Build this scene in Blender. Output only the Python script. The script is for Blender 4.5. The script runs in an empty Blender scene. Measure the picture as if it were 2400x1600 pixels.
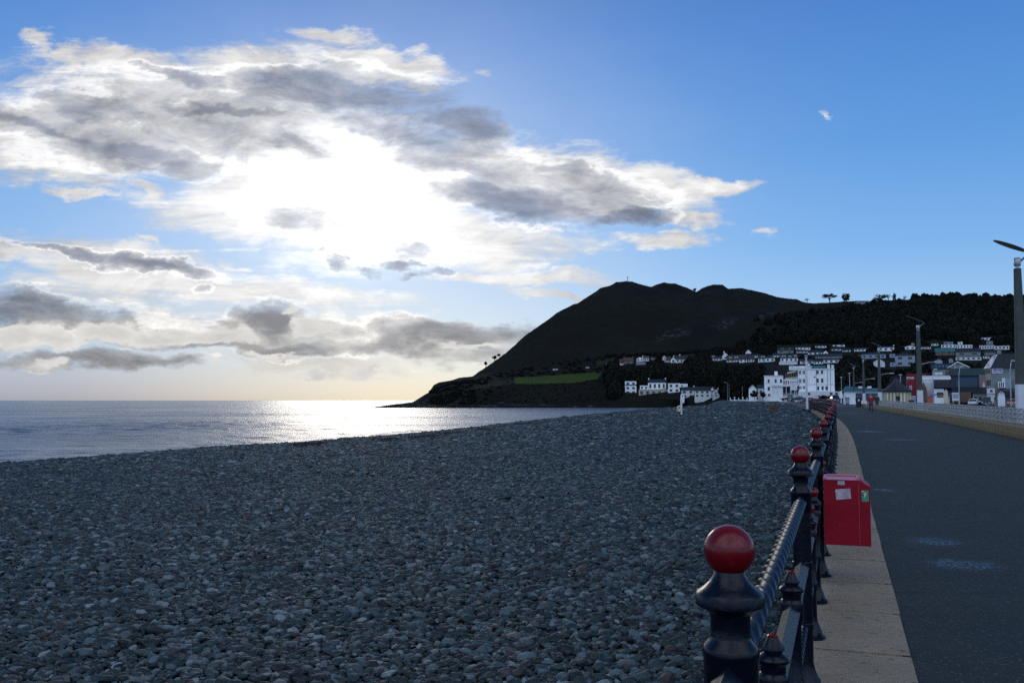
import bpy, bmesh, math, random
import numpy as np
from mathutils import Vector, Matrix, noise as mnoise

random.seed(11)
rng = np.random.default_rng(7)
R = math.radians
SC = bpy.context.scene
COL = SC.collection

# ------------------------------------------------------------------ view geometry
F = 2133.33                      # focal length in photo pixels (2400 wide)
H = 1.6                          # eye height above the promenade
TH = math.atan(138 / F)          # upward tilt
CT, ST = math.cos(TH), math.sin(TH)
SEA = -4.3

def ray(px, py):
    u = (px - 1200) / F; v = (800 - py) / F
    d = CT - v * ST
    return u / d, (ST + v * CT) / d

def P(px, py, Y):
    a, b = ray(px, py)
    return Vector((a * Y, Y, H + b * Y))

GY = [-60, 0, 11.6, 14.8, 18, 21.3, 24.5, 27.7, 50, 83.5, 100, 130, 200, 400, 700]
GZ = [0, 0, .012, .035, .06, .09, .12, .16, .28, .41, .50, .62, .90, 1.4, 1.9]
def g(y):
    return float(np.interp(y, GY, GZ))

def ground_hit(px, py, off=0.0):
    a, b = ray(px, py)
    Y = 1.0
    while Y < 600:
        if H + b * Y <= g(Y) + off:
            return Vector((a * Y, Y, g(Y) + off))
        Y += 0.02 if Y < 30 else 0.2
    return Vector((a * 600, 600, g(600) + off))

# ------------------------------------------------------------------ mesh builder
class MB:
    def __init__(s):
        s.v = []; s.f = []; s.mi = []; s.m = 0
    def add(s, vs, fs):
        o = len(s.v)
        s.v += [tuple(p) for p in vs]
        for f in fs:
            s.f.append([i + o for i in f]); s.mi.append(s.m)
        return s
    def box(s, x0, x1, y0, y1, z0, z1):
        v = [(x0,y0,z0),(x1,y0,z0),(x1,y1,z0),(x0,y1,z0),(x0,y0,z1),(x1,y0,z1),(x1,y1,z1),(x0,y1,z1)]
        return s.add(v, [(0,3,2,1),(4,5,6,7),(0,1,5,4),(1,2,6,5),(2,3,7,6),(3,0,4,7)])
    def prism(s, prof, axis, a, b):
        # prof: 2-D outline; axis 'x','y','z' = extrusion axis
        n = len(prof)
        def mk(t, p):
            return (t, p[0], p[1]) if axis == 'x' else (p[0], t, p[1]) if axis == 'y' else (p[0], p[1], t)
        v = [mk(a, p) for p in prof] + [mk(b, p) for p in prof]
        fs = [tuple(range(n)), tuple(range(2*n-1, n-1, -1))]
        fs += [(i, i+n, (i+1) % n + n, (i+1) % n) for i in range(n)]
        return s.add(v, fs)
    def lathe(s, prof, n=20, c=(0,0,0), ph=0.0, sx=1.0, sy=1.0):
        v = []; fs = []
        for r, z in prof:
            for k in range(n):
                t = 2*math.pi*k/n + ph
                v.append((c[0]+sx*r*math.cos(t), c[1]+sy*r*math.sin(t), c[2]+z))
        m = len(prof)
        for j in range(m-1):
            for k in range(n):
                fs.append((j*n+k, j*n+(k+1) % n, (j+1)*n+(k+1) % n, (j+1)*n+k))
        fs.append(tuple(range(n-1, -1, -1)))
        fs.append(tuple((m-1)*n+k for k in range(n)))
        return s.add(v, fs)
    def ball(s, c, r, n=24, m=12, sz=1.0):
        return s.lathe([(max(r*math.sin(math.pi*j/m), 1e-4), -r*sz*math.cos(math.pi*j/m)) for j in range(m+1)], n, c)
    def tube(s, pts, rad, n=6):
        pts = [Vector(p) for p in pts]
        rad = rad if isinstance(rad, (list, tuple)) else [rad]*len(pts)
        v = []; fs = []
        up = Vector((0.03, 0.05, 1))
        for i, p in enumerate(pts):
            d = (pts[min(i+1, len(pts)-1)] - pts[max(i-1, 0)]).normalized()
            a = d.cross(up)
            if a.length < 1e-3: a = d.cross(Vector((1, 0, 0)))
            a.normalize(); b = a.cross(d)
            for k in range(n):
                t = 2*math.pi*k/n
                v.append(p + rad[i]*(math.cos(t)*a + math.sin(t)*b))
        for i in range(len(pts)-1):
            for k in range(n):
                fs.append((i*n+k, i*n+(k+1) % n, (i+1)*n+(k+1) % n, (i+1)*n+k))
        fs.append(tuple(range(n-1, -1, -1))); fs.append(tuple((len(pts)-1)*n+k for k in range(n)))
        return s.add(v, fs)
    def bar(s, p, q, w, h=None):
        return s.tube([p, q], w*0.7071, 4) if h is None else s.tube([p, q], (w+h)/2*.7071, 4)
    def mesh(s, name, mats, smooth=False, angle=None):
        me = bpy.data.meshes.new(name)
        me.from_pydata(s.v, [], s.f)
        mats = mats if isinstance(mats, (list, tuple)) else [mats]
        for m in mats: me.materials.append(m)
        me.polygons.foreach_set('material_index', s.mi)
        bm = bmesh.new(); bm.from_mesh(me)
        bmesh.ops.recalc_face_normals(bm, faces=bm.faces)
        if smooth:
            for f in bm.faces: f.smooth = True
            an = R(angle or 40)
            for e in bm.edges:
                if len(e.link_faces) == 2 and e.calc_face_angle(0) > an: e.smooth = False
        bm.to_mesh(me); bm.free()
        return me
    def build(s, name, mats, parent=None, smooth=False, loc=None, bevel=0, angle=None):
        o = bpy.data.objects.new(name, s.mesh(name, mats, smooth, angle))
        COL.objects.link(o)
        if parent: o.parent = parent
        if loc is not None: o.location = loc
        if bevel:
            md = o.modifiers.new('edge', 'BEVEL'); md.width = bevel; md.segments = 2; md.limit_method = 'ANGLE'; md.angle_limit = R(40)
        return o

def tag(o, label=None, cat=None, group=None, kind=None):
    if label: o['label'] = label
    if cat: o['category'] = cat
    if group: o['group'] = group
    if kind: o['kind'] = kind
    return o

def thing(name, label, cat, loc=(0,0,0), rz=0.0, group=None):
    o = bpy.data.objects.new(name, None); COL.objects.link(o)
    o.empty_display_size = .3
    o.location = loc; o.rotation_euler = (0, 0, rz)
    return tag(o, label, cat, group)

def inst(me, name, parent, loc=(0,0,0), rot=(0,0,0)):
    o = bpy.data.objects.new(name, me); COL.objects.link(o); o.parent = parent
    o.location = loc; o.rotation_euler = rot
    return o

def dup(root, loc, rz=0.0, label=None):
    r = root.copy(); COL.objects.link(r); r.location = loc; r.rotation_euler = (0, 0, rz)
    if label: r['label'] = label
    for ch in list(root.children):
        c = ch.copy(); COL.objects.link(c); c.parent = r
        for gch in list(ch.children):
            d = gch.copy(); COL.objects.link(d); d.parent = c
    return r

def struct(o):
    o['kind'] = 'structure'; return o

# ------------------------------------------------------------------ materials
class NT:
    def __init__(s, tree): s.t = tree; s.n = tree.nodes; s.l = tree.links
    def node(s, typ, **kw):
        nd = s.n.new(typ)
        for k, v in kw.items(): setattr(nd, k, v)
        return nd
    def put(s, sock, val):
        if val is None: return
        if isinstance(val, bpy.types.NodeSocket): s.l.new(val, sock)
        else: sock.default_value = val
    def m(s, op, a, b=None, c=None, clamp=False):
        nd = s.node('ShaderNodeMath', operation=op, use_clamp=clamp)
        for i, x in enumerate((a, b, c)): s.put(nd.inputs[i], x)
        return nd.outputs[0]
    def vm(s, op, a, b=None):
        nd = s.node('ShaderNodeVectorMath', operation=op)
        s.put(nd.inputs[0], a)
        if b is not None: s.put(nd.inputs[1], b)
        return nd.outputs['Value'] if op in ('DOT_PRODUCT', 'LENGTH', 'DISTANCE') else nd.outputs[0]
    def mix(s, f, a, b, blend='MIX'):
        nd = s.node('ShaderNodeMix', data_type='RGBA', blend_type=blend)
        s.put(nd.inputs[0], f)
        for i, x in ((6, a), (7, b)):
            s.put(nd.inputs[i], (*x, 1) if isinstance(x, tuple) and len(x) == 3 else x)
        return nd.outputs[2]
    def ramp(s, f, stops, interp='LINEAR'):
        nd = s.node('ShaderNodeValToRGB'); cr = nd.color_ramp; cr.interpolation = interp
        while len(cr.elements) < len(stops): cr.elements.new(.5)
        for e, (p, c) in zip(cr.elements, stops):
            e.position = p; e.color = (*c, 1) if len(c) == 3 else c
        s.put(nd.inputs[0], f)
        return nd.outputs[0]
    def step(s, x, lo, hi, a=0.0, b=1.0):
        nd = s.node('ShaderNodeMapRange', interpolation_type='SMOOTHSTEP')
        s.put(nd.inputs[0], x); nd.inputs[1].default_value = lo; nd.inputs[2].default_value = hi
        nd.inputs[3].default_value = a; nd.inputs[4].default_value = b
        return nd.outputs[0]
    def noise(s, vec, scale, detail=4, rough=.55, dist=0.0, out='Fac', dim='3D'):
        nd = s.node('ShaderNodeTexNoise', noise_dimensions=dim)
        s.put(nd.inputs['Vector'], vec); nd.inputs['Scale'].default_value = scale
        nd.inputs['Detail'].default_value = detail; nd.inputs['Roughness'].default_value = rough
        nd.inputs['Distortion'].default_value = dist
        return nd.outputs[out]
    def voro(s, vec, scale, feature='F1', out='Distance', rnd=1.0):
        nd = s.node('ShaderNodeTexVoronoi', feature=feature)
        s.put(nd.inputs['Vector'], vec); nd.inputs['Scale'].default_value = scale
        nd.inputs['Randomness'].default_value = rnd
        return nd.outputs[out]
    def bump(s, h, strength, dist, normal=None):
        nd = s.node('ShaderNodeBump'); s.put(nd.inputs['Height'], h)
        nd.inputs['Strength'].default_value = strength; nd.inputs['Distance'].default_value = dist
        if normal is not None: s.put(nd.inputs['Normal'], normal)
        return nd.outputs[0]

def new_mat(name):
    m = bpy.data.materials.new(name); m.use_nodes = True
    nt = NT(m.node_tree); nt.n.clear()
    out = nt.node('ShaderNodeOutputMaterial'); b = nt.node('ShaderNodeBsdfPrincipled')
    nt.l.new(b.outputs[0], out.inputs[0])
    return m, nt, b

def simple(name, col, rough=.6, var=.15, scale=3.0, bump=0.0, bscale=40.0, metal=0.0, coat=0.0, coord='Object', spec=None, emit=0):
    m, nt, b = new_mat(name)
    tc = nt.node('ShaderNodeTexCoord').outputs[coord]
    n = nt.noise(tc, scale, 6, .6)
    lo = tuple(c*(1-var) for c in col); hi = tuple(min(c*(1+var), 1) for c in col)
    nt.l.new(nt.ramp(n, [(.3, lo), (.7, hi)]), b.inputs['Base Color'])
    b.inputs['Roughness'].default_value = rough; b.inputs['Metallic'].default_value = metal
    if coat: b.inputs['Coat Weight'].default_value = coat; b.inputs['Coat Roughness'].default_value = .12
    if spec is not None: b.inputs['Specular IOR Level'].default_value = spec
    if bump:
        nt.l.new(nt.bump(nt.noise(tc, bscale, 4), bump, .01), b.inputs['Normal'])
    if emit:
        b.inputs['Emission Color'].default_value = (*col, 1); b.inputs['Emission Strength'].default_value = emit
    return m

M = {}
def mats():
    M['navy'] = simple('navy_paint', (.0025, .004, .011), .24, .3, 6, .20, 38, spec=.26)
    M['navyrail'] = simple('navy_rail_paint', (.003, .005, .014), .36, .3, 6, .15, 45, spec=.22)
    M['red'] = simple('red_gloss_paint', (.145, .001, .005), .22, .12, 5, .10, 45, spec=.4)
    M['redbox'] = simple('red_box_paint', (.26, .0015, .013), .42, .16, 2.5, .05, 60, spec=.25)
    M['redpale'] = simple('pale_red_and_highlight', (.50, .12, .16), .35, .2, 8)  # pale red; on the box lid it carries a painted highlight
    M['rust'] = simple('rusty_iron', (.16, .05, .03), .8, .4, 30, .4, 80)
    M['sticker'] = simple('torn_paper', (.42, .34, .38), .7, .5, 14)
    M['plate'] = simple('grey_plate', (.30, .33, .36), .5, .2, 10)
    M['green'] = simple('green_sticker', (.03, .26, .17), .5, .5, 22)
    M['white'] = simple('white_plaster', (.83, .84, .85), .75, .10, .35)
    M['dullwhite'] = simple('weathered_white', (.64, .65, .65), .8, .18, .6)
    M['cream'] = simple('cream_plaster', (.60, .54, .40), .8, .12, .4)
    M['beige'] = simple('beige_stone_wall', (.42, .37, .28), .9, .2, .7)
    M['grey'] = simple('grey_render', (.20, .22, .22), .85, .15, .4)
    M['bluegrey'] = simple('blue_grey_render', (.26, .31, .40), .85, .12, .4)
    M['brown'] = simple('brown_wall', (.13, .075, .05), .85, .2, .6)
    M['pink'] = simple('pinkish_wall', (.26, .18, .17), .85, .15, .5)
    M['navywall'] = simple('navy_cladding', (.035, .075, .12), .7, .2, .4)
    M['redwall'] = simple('crimson_wall', (.22, .008, .02), .7, .15, .4)
    M['orange'] = simple('orange_panel', (.55, .12, .05), .6, .2, 2)
    M['slate'] = simple('slate_roof', (.012, .015, .020), .6, .35, 1.2)
    M['tile'] = simple('brown_roof_tiles', (.07, .035, .028), .8, .35, 1.2)
    M['teal'] = simple('teal_roof', (.03, .12, .13), .6, .25, .8)
    M['greenroof'] = simple('dark_green_roof', (.02, .035, .03), .7, .3, .8)
    M['glass'] = simple('window_glass', (.016, .022, .032), .12, .3, 1, spec=.6)
    M['frame'] = simple('white_frame', (.72, .73, .74), .5, .05, 2)
    M['yellow'] = simple('yellow_paint', (.36, .29, .06), .6, .15, 3)
    M['black'] = simple('black_plastic', (.012, .013, .016), .45, .2, 6)
    M['bluebin'] = simple('blue_grey_metal', (.10, .14, .24), .45, .2, 5)
    M['concrete'] = simple('lamp_concrete', (.062, .070, .066), .9, .22, 3, .3, 30)
    M['polewhite'] = simple('white_pole_paint', (.60, .62, .66), .55, .08, 3, .1, 20)
    M['steel'] = simple('brushed_steel', (.42, .43, .45), .35, .15, 8, metal=.7)
    M['disc'] = simple('lamp_disc', (.16, .15, .14), .45, .2, 4, metal=.2)
    M['wire'] = simple('galvanised_wire', (.42, .41, .40), .5, .2, 20, metal=.1)
    M['rubber'] = simple('tyre_rubber', (.012, .012, .013), .9, .2, 9)
    M['rim'] = simple('wheel_rim', (.45, .46, .48), .3, .1, 9, metal=.8)
    M['carglass'] = simple('car_glass', (.015, .02, .028), .06, .2, 2, spec=.8)
    M['lens'] = simple('headlamp_lens', (.7, .72, .75), .12, .1, 8)
    M['taillens'] = simple('rear_lamp_lens', (.4, .01, .01), .2, .1, 8)
    M['bark'] = simple('bark', (.035, .028, .022), .95, .3, 4)
    M['rock'] = simple('dark_rock', (.035, .033, .034), .85, .4, 1.3, .6, 5)
    M['weed'] = simple('dried_seaweed', (.014, .011, .010), .9, .4, 3, .8, 20)
    M['seat'] = simple('denim', (.03, .05, .10), .9, .2, 12)
    M['jacket'] = simple('red_jacket_cloth', (.26, .008, .018), .8, .2, 9)
    M['greencoat'] = simple('dark_green_coat', (.012, .035, .035), .85, .25, 9)
    M['skin'] = simple('skin', (.42, .24, .18), .55, .08, 9)
    M['hair'] = simple('brown_hair', (.06, .03, .018), .7, .25, 30)
    M['buoy'] = simple('pale_yellow_plastic', (.60, .53, .36), .5, .12, 6)
    M['wood'] = simple('weathered_dark_wood', (.03, .025, .022), .85, .3, 6)
    M['crate'] = simple('rusty_brown_panel', (.12, .06, .035), .85, .35, 4)
    M['signwhite'] = simple('sign_white', (.66, .68, .72), .6, .06, 2)
    M['signblue'] = simple('sign_blue', (.03, .05, .30), .6, .1, 2)
    for k, c in dict(maroon=(.10, .01, .02), silver=(.30, .32, .34), darkcar=(.02, .025, .035), whitecar=(.6, .62, .65), orangecar=(.45, .14, .06), bluecar=(.05, .09, .2)).items():
        M[k] = simple('car_paint_' + k, c, .3, .06, 2, coat=.6)
    # foliage: per-instance tint
    for k, c in dict(leaf=(.011, .014, .009), scrub=(.015, .013, .010), pine=(.008, .010, .008)).items():
        m, nt, b = new_mat('foliage_' + k)
        oi = nt.node('ShaderNodeObjectInfo').outputs['Random']
        tc = nt.node('ShaderNodeTexCoord').outputs['Object']
        v = nt.m('ADD', nt.m('MULTIPLY', oi, .6), nt.m('MULTIPLY', nt.noise(tc, .9, 3), .5))
        nt.l.new(nt.ramp(v, [(.15, tuple(x*.7 for x in c)), (.55, c), (.95, (c[0]*1.45, c[1]*1.35, c[2]*1.2))]), b.inputs['Base Color'])
        b.inputs['Roughness'].default_value = .8; b.inputs['Specular IOR Level'].default_value = .2
        M[k] = m
    m, nt, b = new_mat('bare_twigs')
    b.inputs['Base Color'].default_value = (.04, .033, .03, 1); b.inputs['Roughness'].default_value = .9
    M['twig'] = m
    # pebbles
    m, nt, b = new_mat('sea_pebbles')
    oi = nt.node('ShaderNodeObjectInfo').outputs['Random']
    tc = nt.node('ShaderNodeTexCoord').outputs['Object']
    c = nt.ramp(oi, [(0, (.0022, .0050, .0058)), (.22, (.0050, .0122, .0138)), (.42, (.0130, .0300, .0330)), (.55, (.0080, .0190, .0190)), (.66, (.034, .062, .068)), (.77, (.082, .128, .140)), (.85, (.030, .034, .027)), (.905, (.036, .022, .018)), (.94, (.20, .25, .26)), (1.0, (.0070, .0150, .0190))])
    sp = nt.noise(tc, 2.2, 6, .7)
    c = nt.mix(nt.m('MULTIPLY', nt.step(sp, .45, .75), .45), c, (0.124, 0.136, 0.143))
    c = nt.mix(nt.m('MULTIPLY', nt.step(nt.noise(tc, 1.2, 3), .5, .7), .4), c, (0.025, 0.031, 0.034))
    nt.l.new(c, b.inputs['Base Color']); b.inputs['Roughness'].default_value = .6; b.inputs['Specular IOR Level'].default_value = .35
    nt.l.new(nt.bump(sp, .25, .05), b.inputs['Normal'])
    M['pebble'] = m
    # beach ground below/ beyond the modelled stones
    m, nt, b = new_mat('shingle_ground')
    geo = nt.node('ShaderNodeNewGeometry').outputs['Position']
    vd = nt.voro(geo, 7.0); vc = nt.voro(geo, 7.0, out='Color')
    bw = nt.node('ShaderNodeSeparateColor'); nt.l.new(vc, bw.inputs[0])
    c = nt.ramp(bw.outputs[0], [(0, (0.0021, 0.0055, 0.0087)), (.4, (0.0060, 0.0150, 0.0214)), (.8, (0.0097, 0.0228, 0.0316)), (1, (0.0166, 0.0346, 0.0453))])
    big = nt.noise(geo, .06, 4, .6); mid = nt.noise(geo, .8, 5, .65)
    c = nt.mix(nt.step(mid, .35, .7, 0, .5), c, (0.0038, 0.0094, 0.0141))
    c = nt.mix(nt.step(big, .4, .7, 0, .35), c, (0.0091, 0.0200, 0.0272))
    edge = nt.step(vd, .3, .75)
    c = nt.mix(edge, c, (0.0007, 0.0018, 0.0030))
    nt.l.new(c, b.inputs['Base Color']); b.inputs['Roughness'].default_value = .6
    nt.l.new(nt.bump(nt.m('SUBTRACT', 1, vd), 1.0, .07), b.inputs['Normal'])
    M['shingle'] = m
    # promenade asphalt
    m, nt, b = new_mat('promenade_asphalt')
    geo = nt.node('ShaderNodeNewGeometry').outputs['Position']
    big = nt.noise(geo, .5, 5, .6); fine = nt.noise(geo, 26, 4, .7)
    c = nt.mix(nt.step(big, .3, .7), (0.0062, 0.0105, 0.0104), (0.0113, 0.0174, 0.0170))
    mott = nt.noise(geo, 5.0, 5, .7); c = nt.mix(nt.step(mott, .42, .62, 0, .55), c, (0.0060, 0.0094, 0.0092)); c = nt.mix(nt.step(nt.noise(geo, 1.7, 4, .6), .52, .66, 0, .35), c, (0.0195, 0.0269, 0.0245))
    c = nt.mix(nt.step(fine, .4, .65, 0, .7), c, (0.0048, 0.0076, 0.0075))
    vp = nt.voro(geo, 38.0, out='Color'); vdist = nt.voro(geo, 38.0)
    sep = nt.node('ShaderNodeSeparateColor'); nt.l.new(vp, sep.inputs[0])
    spk = nt.m('MULTIPLY', nt.step(sep.outputs[1], .66, .90), nt.step(vdist, .50, .22))
    c = nt.mix(nt.m('MULTIPLY', spk, .75), c, (0.0713, 0.0908, 0.0853))
    # expansion joints across the walk
    j1 = ground_hit(2250, 1248); j2 = ground_hit(2250, 1390); a1 = j1.y + .05*j1.x; a2 = j2.y + .05*j2.x
    along = nt.m('ADD', nt.vm('DOT_PRODUCT', geo, (.05, 1, 0)), nt.m('MULTIPLY', nt.noise(geo, 2.0, 3), .05))
    fr = nt.m('FRACT', nt.m('ADD', nt.m('DIVIDE', nt.m('SUBTRACT', along, a2 + .025), a1 - a2), 40.5))
    jd = nt.m('MULTIPLY', nt.m('ABSOLUTE', nt.m('SUBTRACT', fr, .5)), a1 - a2)
    joint = nt.step(jd, .036, .016)
    c = nt.mix(nt.m('MULTIPLY', joint, .85), c, (.006, .007, .008))
    ck = ground_hit(2128, 1388)
    dk = nt.vm('LENGTH', nt.vm('MULTIPLY', nt.vm('SUBTRACT', geo, tuple(ck)), (1/.20, 1/.07, 0)))
    c = nt.mix(nt.step(nt.m('ADD', dk, nt.m('MULTIPLY', nt.noise(geo, 14, 4), .9)), 1.5, 1.1), c, (.004, .005, .005))
    # damp patches: a different gloss, from rain water lying in the hollows
    wet = None
    for (px, py, ax, ay) in ((2193, 1268, .36, .40), (2258, 1322, .44, .42), (2035, 1011, .9, 1.2), (2110, 1030, .8, .7), (2072, 1148, .22, .34), (1998, 968, 1.0, 3.0)):
        p = ground_hit(px, py)
        d = nt.vm('LENGTH', nt.vm('MULTIPLY', nt.vm('SUBTRACT', geo, tuple(p)), (1/ax, 1/ay, 0)))
        w = nt.step(nt.m('ADD', d, nt.m('MULTIPLY', nt.noise(geo, 9, 4), .7)), 1.45, .75)
        wet = w if wet is None else nt.m('MAXIMUM', wet, w)
    wetn = nt.m('MULTIPLY', wet, nt.step(fine, .52, .40, .25, 1))
    rg = nt.node('ShaderNodeMapRange'); nt.l.new(wetn, rg.inputs[0]); rg.inputs[3].default_value = .85; rg.inputs[4].default_value = .16
    nt.l.new(c, b.inputs['Base Color']); nt.l.new(rg.outputs[0], b.inputs['Roughness'])
    nt.l.new(nt.bump(nt.m('ADD', fine, nt.m('MULTIPLY', spk, .4)), .7, .012), b.inputs['Normal'])
    M['asphalt'] = m
    # granite coping
    m, nt, b = new_mat('granite_coping')
    geo = nt.node('ShaderNodeNewGeometry').outputs['Position']
    n1 = nt.noise(geo, 1.2, 5, .6); n2 = nt.noise(geo, 40, 4, .75); st = nt.node('ShaderNodeMapping'); st.inputs['Scale'].default_value = (10, 26, 10)
    nt.l.new(geo, st.inputs[0]); n3 = nt.noise(st.outputs[0], 1.0, 4, .7)
    c = nt.mix(nt.step(n1, .3, .7), (0.2447, 0.1796, 0.1124), (0.3101, 0.2395, 0.1595))
    c = nt.mix(nt.step(n2, .35, .7, 0, .5), c, (0.1631, 0.1317, 0.1015))
    c = nt.mix(nt.step(n3, .57, .66, 0, .8), c, (0.0570, 0.0518, 0.0435))
    nt.l.new(c, b.inputs['Base Color']); b.inputs['Roughness'].default_value = .8
    nt.l.new(nt.bump(nt.m('SUBTRACT', n2, n3), .8, .015), b.inputs['Normal'])
    M['granite'] = m
    # low sea-front wall: concrete with algae towards its foot
    m, nt, b = new_mat('algae_concrete')
    tc = nt.node('ShaderNodeTexCoord'); geo = nt.node('ShaderNodeNewGeometry').outputs['Position']
    at = nt.node('ShaderNodeAttribute', attribute_name='rise').outputs['Fac']
    stn = nt.node('ShaderNodeMapping'); stn.inputs['Scale'].default_value = (5, 5, .7); nt.l.new(geo, stn.inputs[0])
    n1 = nt.noise(stn.outputs[0], 1.2, 6, .65)
    c = nt.mix(nt.step(n1, .3, .7), (0.1303, 0.1003, 0.0461), (0.1995, 0.1556, 0.0760))
    alg = nt.step(nt.m('ADD', at, nt.m('MULTIPLY', nt.m('SUBTRACT', n1, .5), .9)), .62, .12)
    c = nt.mix(nt.m('MULTIPLY', alg, .85), c, (0.1112, 0.0843, 0.0065))
    nt.l.new(c, b.inputs['Base Color']); b.inputs['Roughness'].default_value = .85
    nt.l.new(nt.bump(n1, .4, .02), b.inputs['Normal'])
    M['algae'] = m
    M['road'] = simple('road_tarmac', (.045, .05, .056), .85, .2, .4, .3, 20, coord='Object')
    M['verge'] = simple('verge_grass', (.016, .026, .010), .9, .35, 1.5)
    # hill
    m, nt, b = new_mat('hillside')
    geo = nt.node('ShaderNodeNewGeometry').outputs['Position']
    fld = nt.node('ShaderNodeAttribute', attribute_name='field').outputs['Fac']
    rk = nt.node('ShaderNodeAttribute', attribute_name='crag').outputs['Fac']
    n1 = nt.noise(geo, .012, 6, .65); n2 = nt.noise(geo, .09, 6, .7)
    c = nt.ramp(n1, [(.3, (0.0066, 0.0082, 0.0072)), (.5, (0.0123, 0.0119, 0.0100)), (.7, (0.0123, 0.0165, 0.0100))])
    c = nt.mix(nt.step(n2, .45, .7, 0, .7), c, (0.0058, 0.0073, 0.0064))
    crag = nt.m('MULTIPLY', rk, nt.step(nt.noise(geo, .16, 6, .75), .48, .62))
    c = nt.mix(nt.m('MULTIPLY', crag, .8), c, (0.0529, 0.0592, 0.0550))
    gr = nt.mix(nt.step(n2, .3, .7), (.036, .056, .009), (.052, .078, .013))
    c = nt.mix(fld, c, gr)
    nt.l.new(c, b.inputs['Base Color']); b.inputs['Roughness'].default_value = .95; b.inputs['Specular IOR Level'].default_value = .1
    nt.l.new(nt.bump(n2, 1.0, 4.0), b.inputs['Normal'])
    M['hill'] = m
    # sea
    m, nt, b = new_mat('sea_water')
    geo = nt.node('ShaderNodeNewGeometry').outputs['Position']
    mp = nt.node('ShaderNodeMapping'); mp.inputs['Scale'].default_value = (1.2, 1.8, 1); mp.inputs['Rotation'].default_value = (0, 0, .15); nt.l.new(geo, mp.inputs[0])
    w1 = nt.noise(mp.outputs[0], 1.6, 4, .6, .4); wm = nt.noise(mp.outputs[0], .22, 4, .6, .3); w3 = nt.noise(mp.outputs[0], .010, 4, .6)
    hgt = nt.m('ADD', nt.m('MULTIPLY', w1, .22), nt.m('MULTIPLY', wm, .7))
    b.inputs['Base Color'].default_value = (.060, .078, .098, 1)
    nt.l.new(nt.step(w3, .35, .65, .24, .34), b.inputs['Roughness'])
    b.inputs['IOR'].default_value = 1.85
    nt.l.new(nt.bump(hgt, .6, 1.0), b.inputs['Normal'])
    M['sea'] = m
mats()
# ------------------------------------------------------------------ the lie of the shore
def Xf(y):                       # railing line
    return -.241 + .3616*y - 5.6e-4*max(0.0, y-28)**2
def fence_frame(y):
    d = Vector((.3616 - 2*5.6e-4*max(0.0, y-28), 1, 0)).normalized()
    return d, Vector((d.y, -d.x, 0))       # along, to the right (landward)
FY = [-3.0]
def arc_points(step, y0, y1, n=4000):
    ys = np.linspace(y0, y1, n); xs = np.array([Xf(t) for t in ys])
    s = np.concatenate([[0], np.cumsum(np.hypot(np.diff(xs), np.diff(ys)))])
    k = int(s[-1] // step)
    return [float(np.interp(i*step, s, ys)) for i in range(k+1)]

WALLPX = [(2400, 1030), (2301, 1010), (2190.7, 984.5), (2140.7, 975.5), (2051, 959.5), (2023, 954)]
_w = [ground_hit(*p) for p in WALLPX]
_wy = [p.y for p in _w]; _wx = [p.x for p in _w]
_cf = np.polyfit(_wy, _wx, 2)
def Xw(y):                       # foot of the low wall on the landward side of the walk
    if y < 34: return float(np.polyval(_cf, 34) - (34-y)*(2*_cf[0]*34+_cf[1]))
    return float(np.polyval(_cf, y))

def sheet(name, rows, mat, parent=None, smooth=True):
    """rows: list of lists of points of one length"""
    n = len(rows[0]); v = [tuple(p) for r in rows for p in r]
    f = [(j*n+i, j*n+i+1, (j+1)*n+i+1, (j+1)*n+i) for j in range(len(rows)-1) for i in range(n-1)]
    me = bpy.data.meshes.new(name); me.from_pydata(v, [], f); me.materials.append(mat)
    if smooth: me.polygons.foreach_set('use_smooth', [True]*len(f))
    o = bpy.data.objects.new(name, me); COL.objects.link(o)
    if parent: o.parent = parent
    return o

ys = [-6 + 2*i for i in range(3)] + [0+1.5*i for i in range(94)]
def off(y, d, z=0.0):
    a, r = fence_frame(y)
    return (Xf(y) + r.x*d, y + r.y*d, g(y) + z)
CW = .60                          # coping reaches this far landward of the posts
def promenade():
    rows = []
    for y in ys:
        l = off(y, CW-.05); r = (Xw(l[1]) + .05, l[1], g(l[1]))
        rows.append([tuple(Vector(l).lerp(Vector(r), t/10)) for t in range(11)])
    struct(sheet('promenade', rows, M['asphalt']))
promenade()

# sea wall with its granite coping: one slab after the other, narrow joints between
def sea_wall():
    t = thing('sea_wall', 'stone sea wall with pale granite coping under the iron railing', 'sea wall', (0, 0, 0))
    yy = arc_points(1.18, -4, 106)
    mb = MB()
    for i in range(len(yy)-1):
        a, b = yy[i], yy[i+1]
        aa = a + .026; bb = b - .026
        dz = .006 + .004*((i*7) % 5)/5
        top = [off(aa, -.16, dz), off(aa, CW+.003*((i*5) % 3-1), dz), off(bb, CW+.003*((i*5) % 3-1), dz), off(bb, -.16, dz)]
        bot = [(p[0], p[1], p[2]-.22) for p in top]
        o = len(mb.v)
        mb.add(top+bot, [(0,1,2,3), (7,6,5,4), (0,4,5,1), (1,5,6,2), (2,6,7,3), (3,7,4,0)])
    mb.build('coping', M['granite'], t, bevel=.008)
    rows = []
    for y in yy:
        rows.append([off(y, -.12, -.16), off(y, -.06, -2.2), off(y, .5, -2.2), off(y, .5, -.16)])
    sheet('wall_face', rows, M['granite'], t, smooth=False)
sea_wall()

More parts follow.
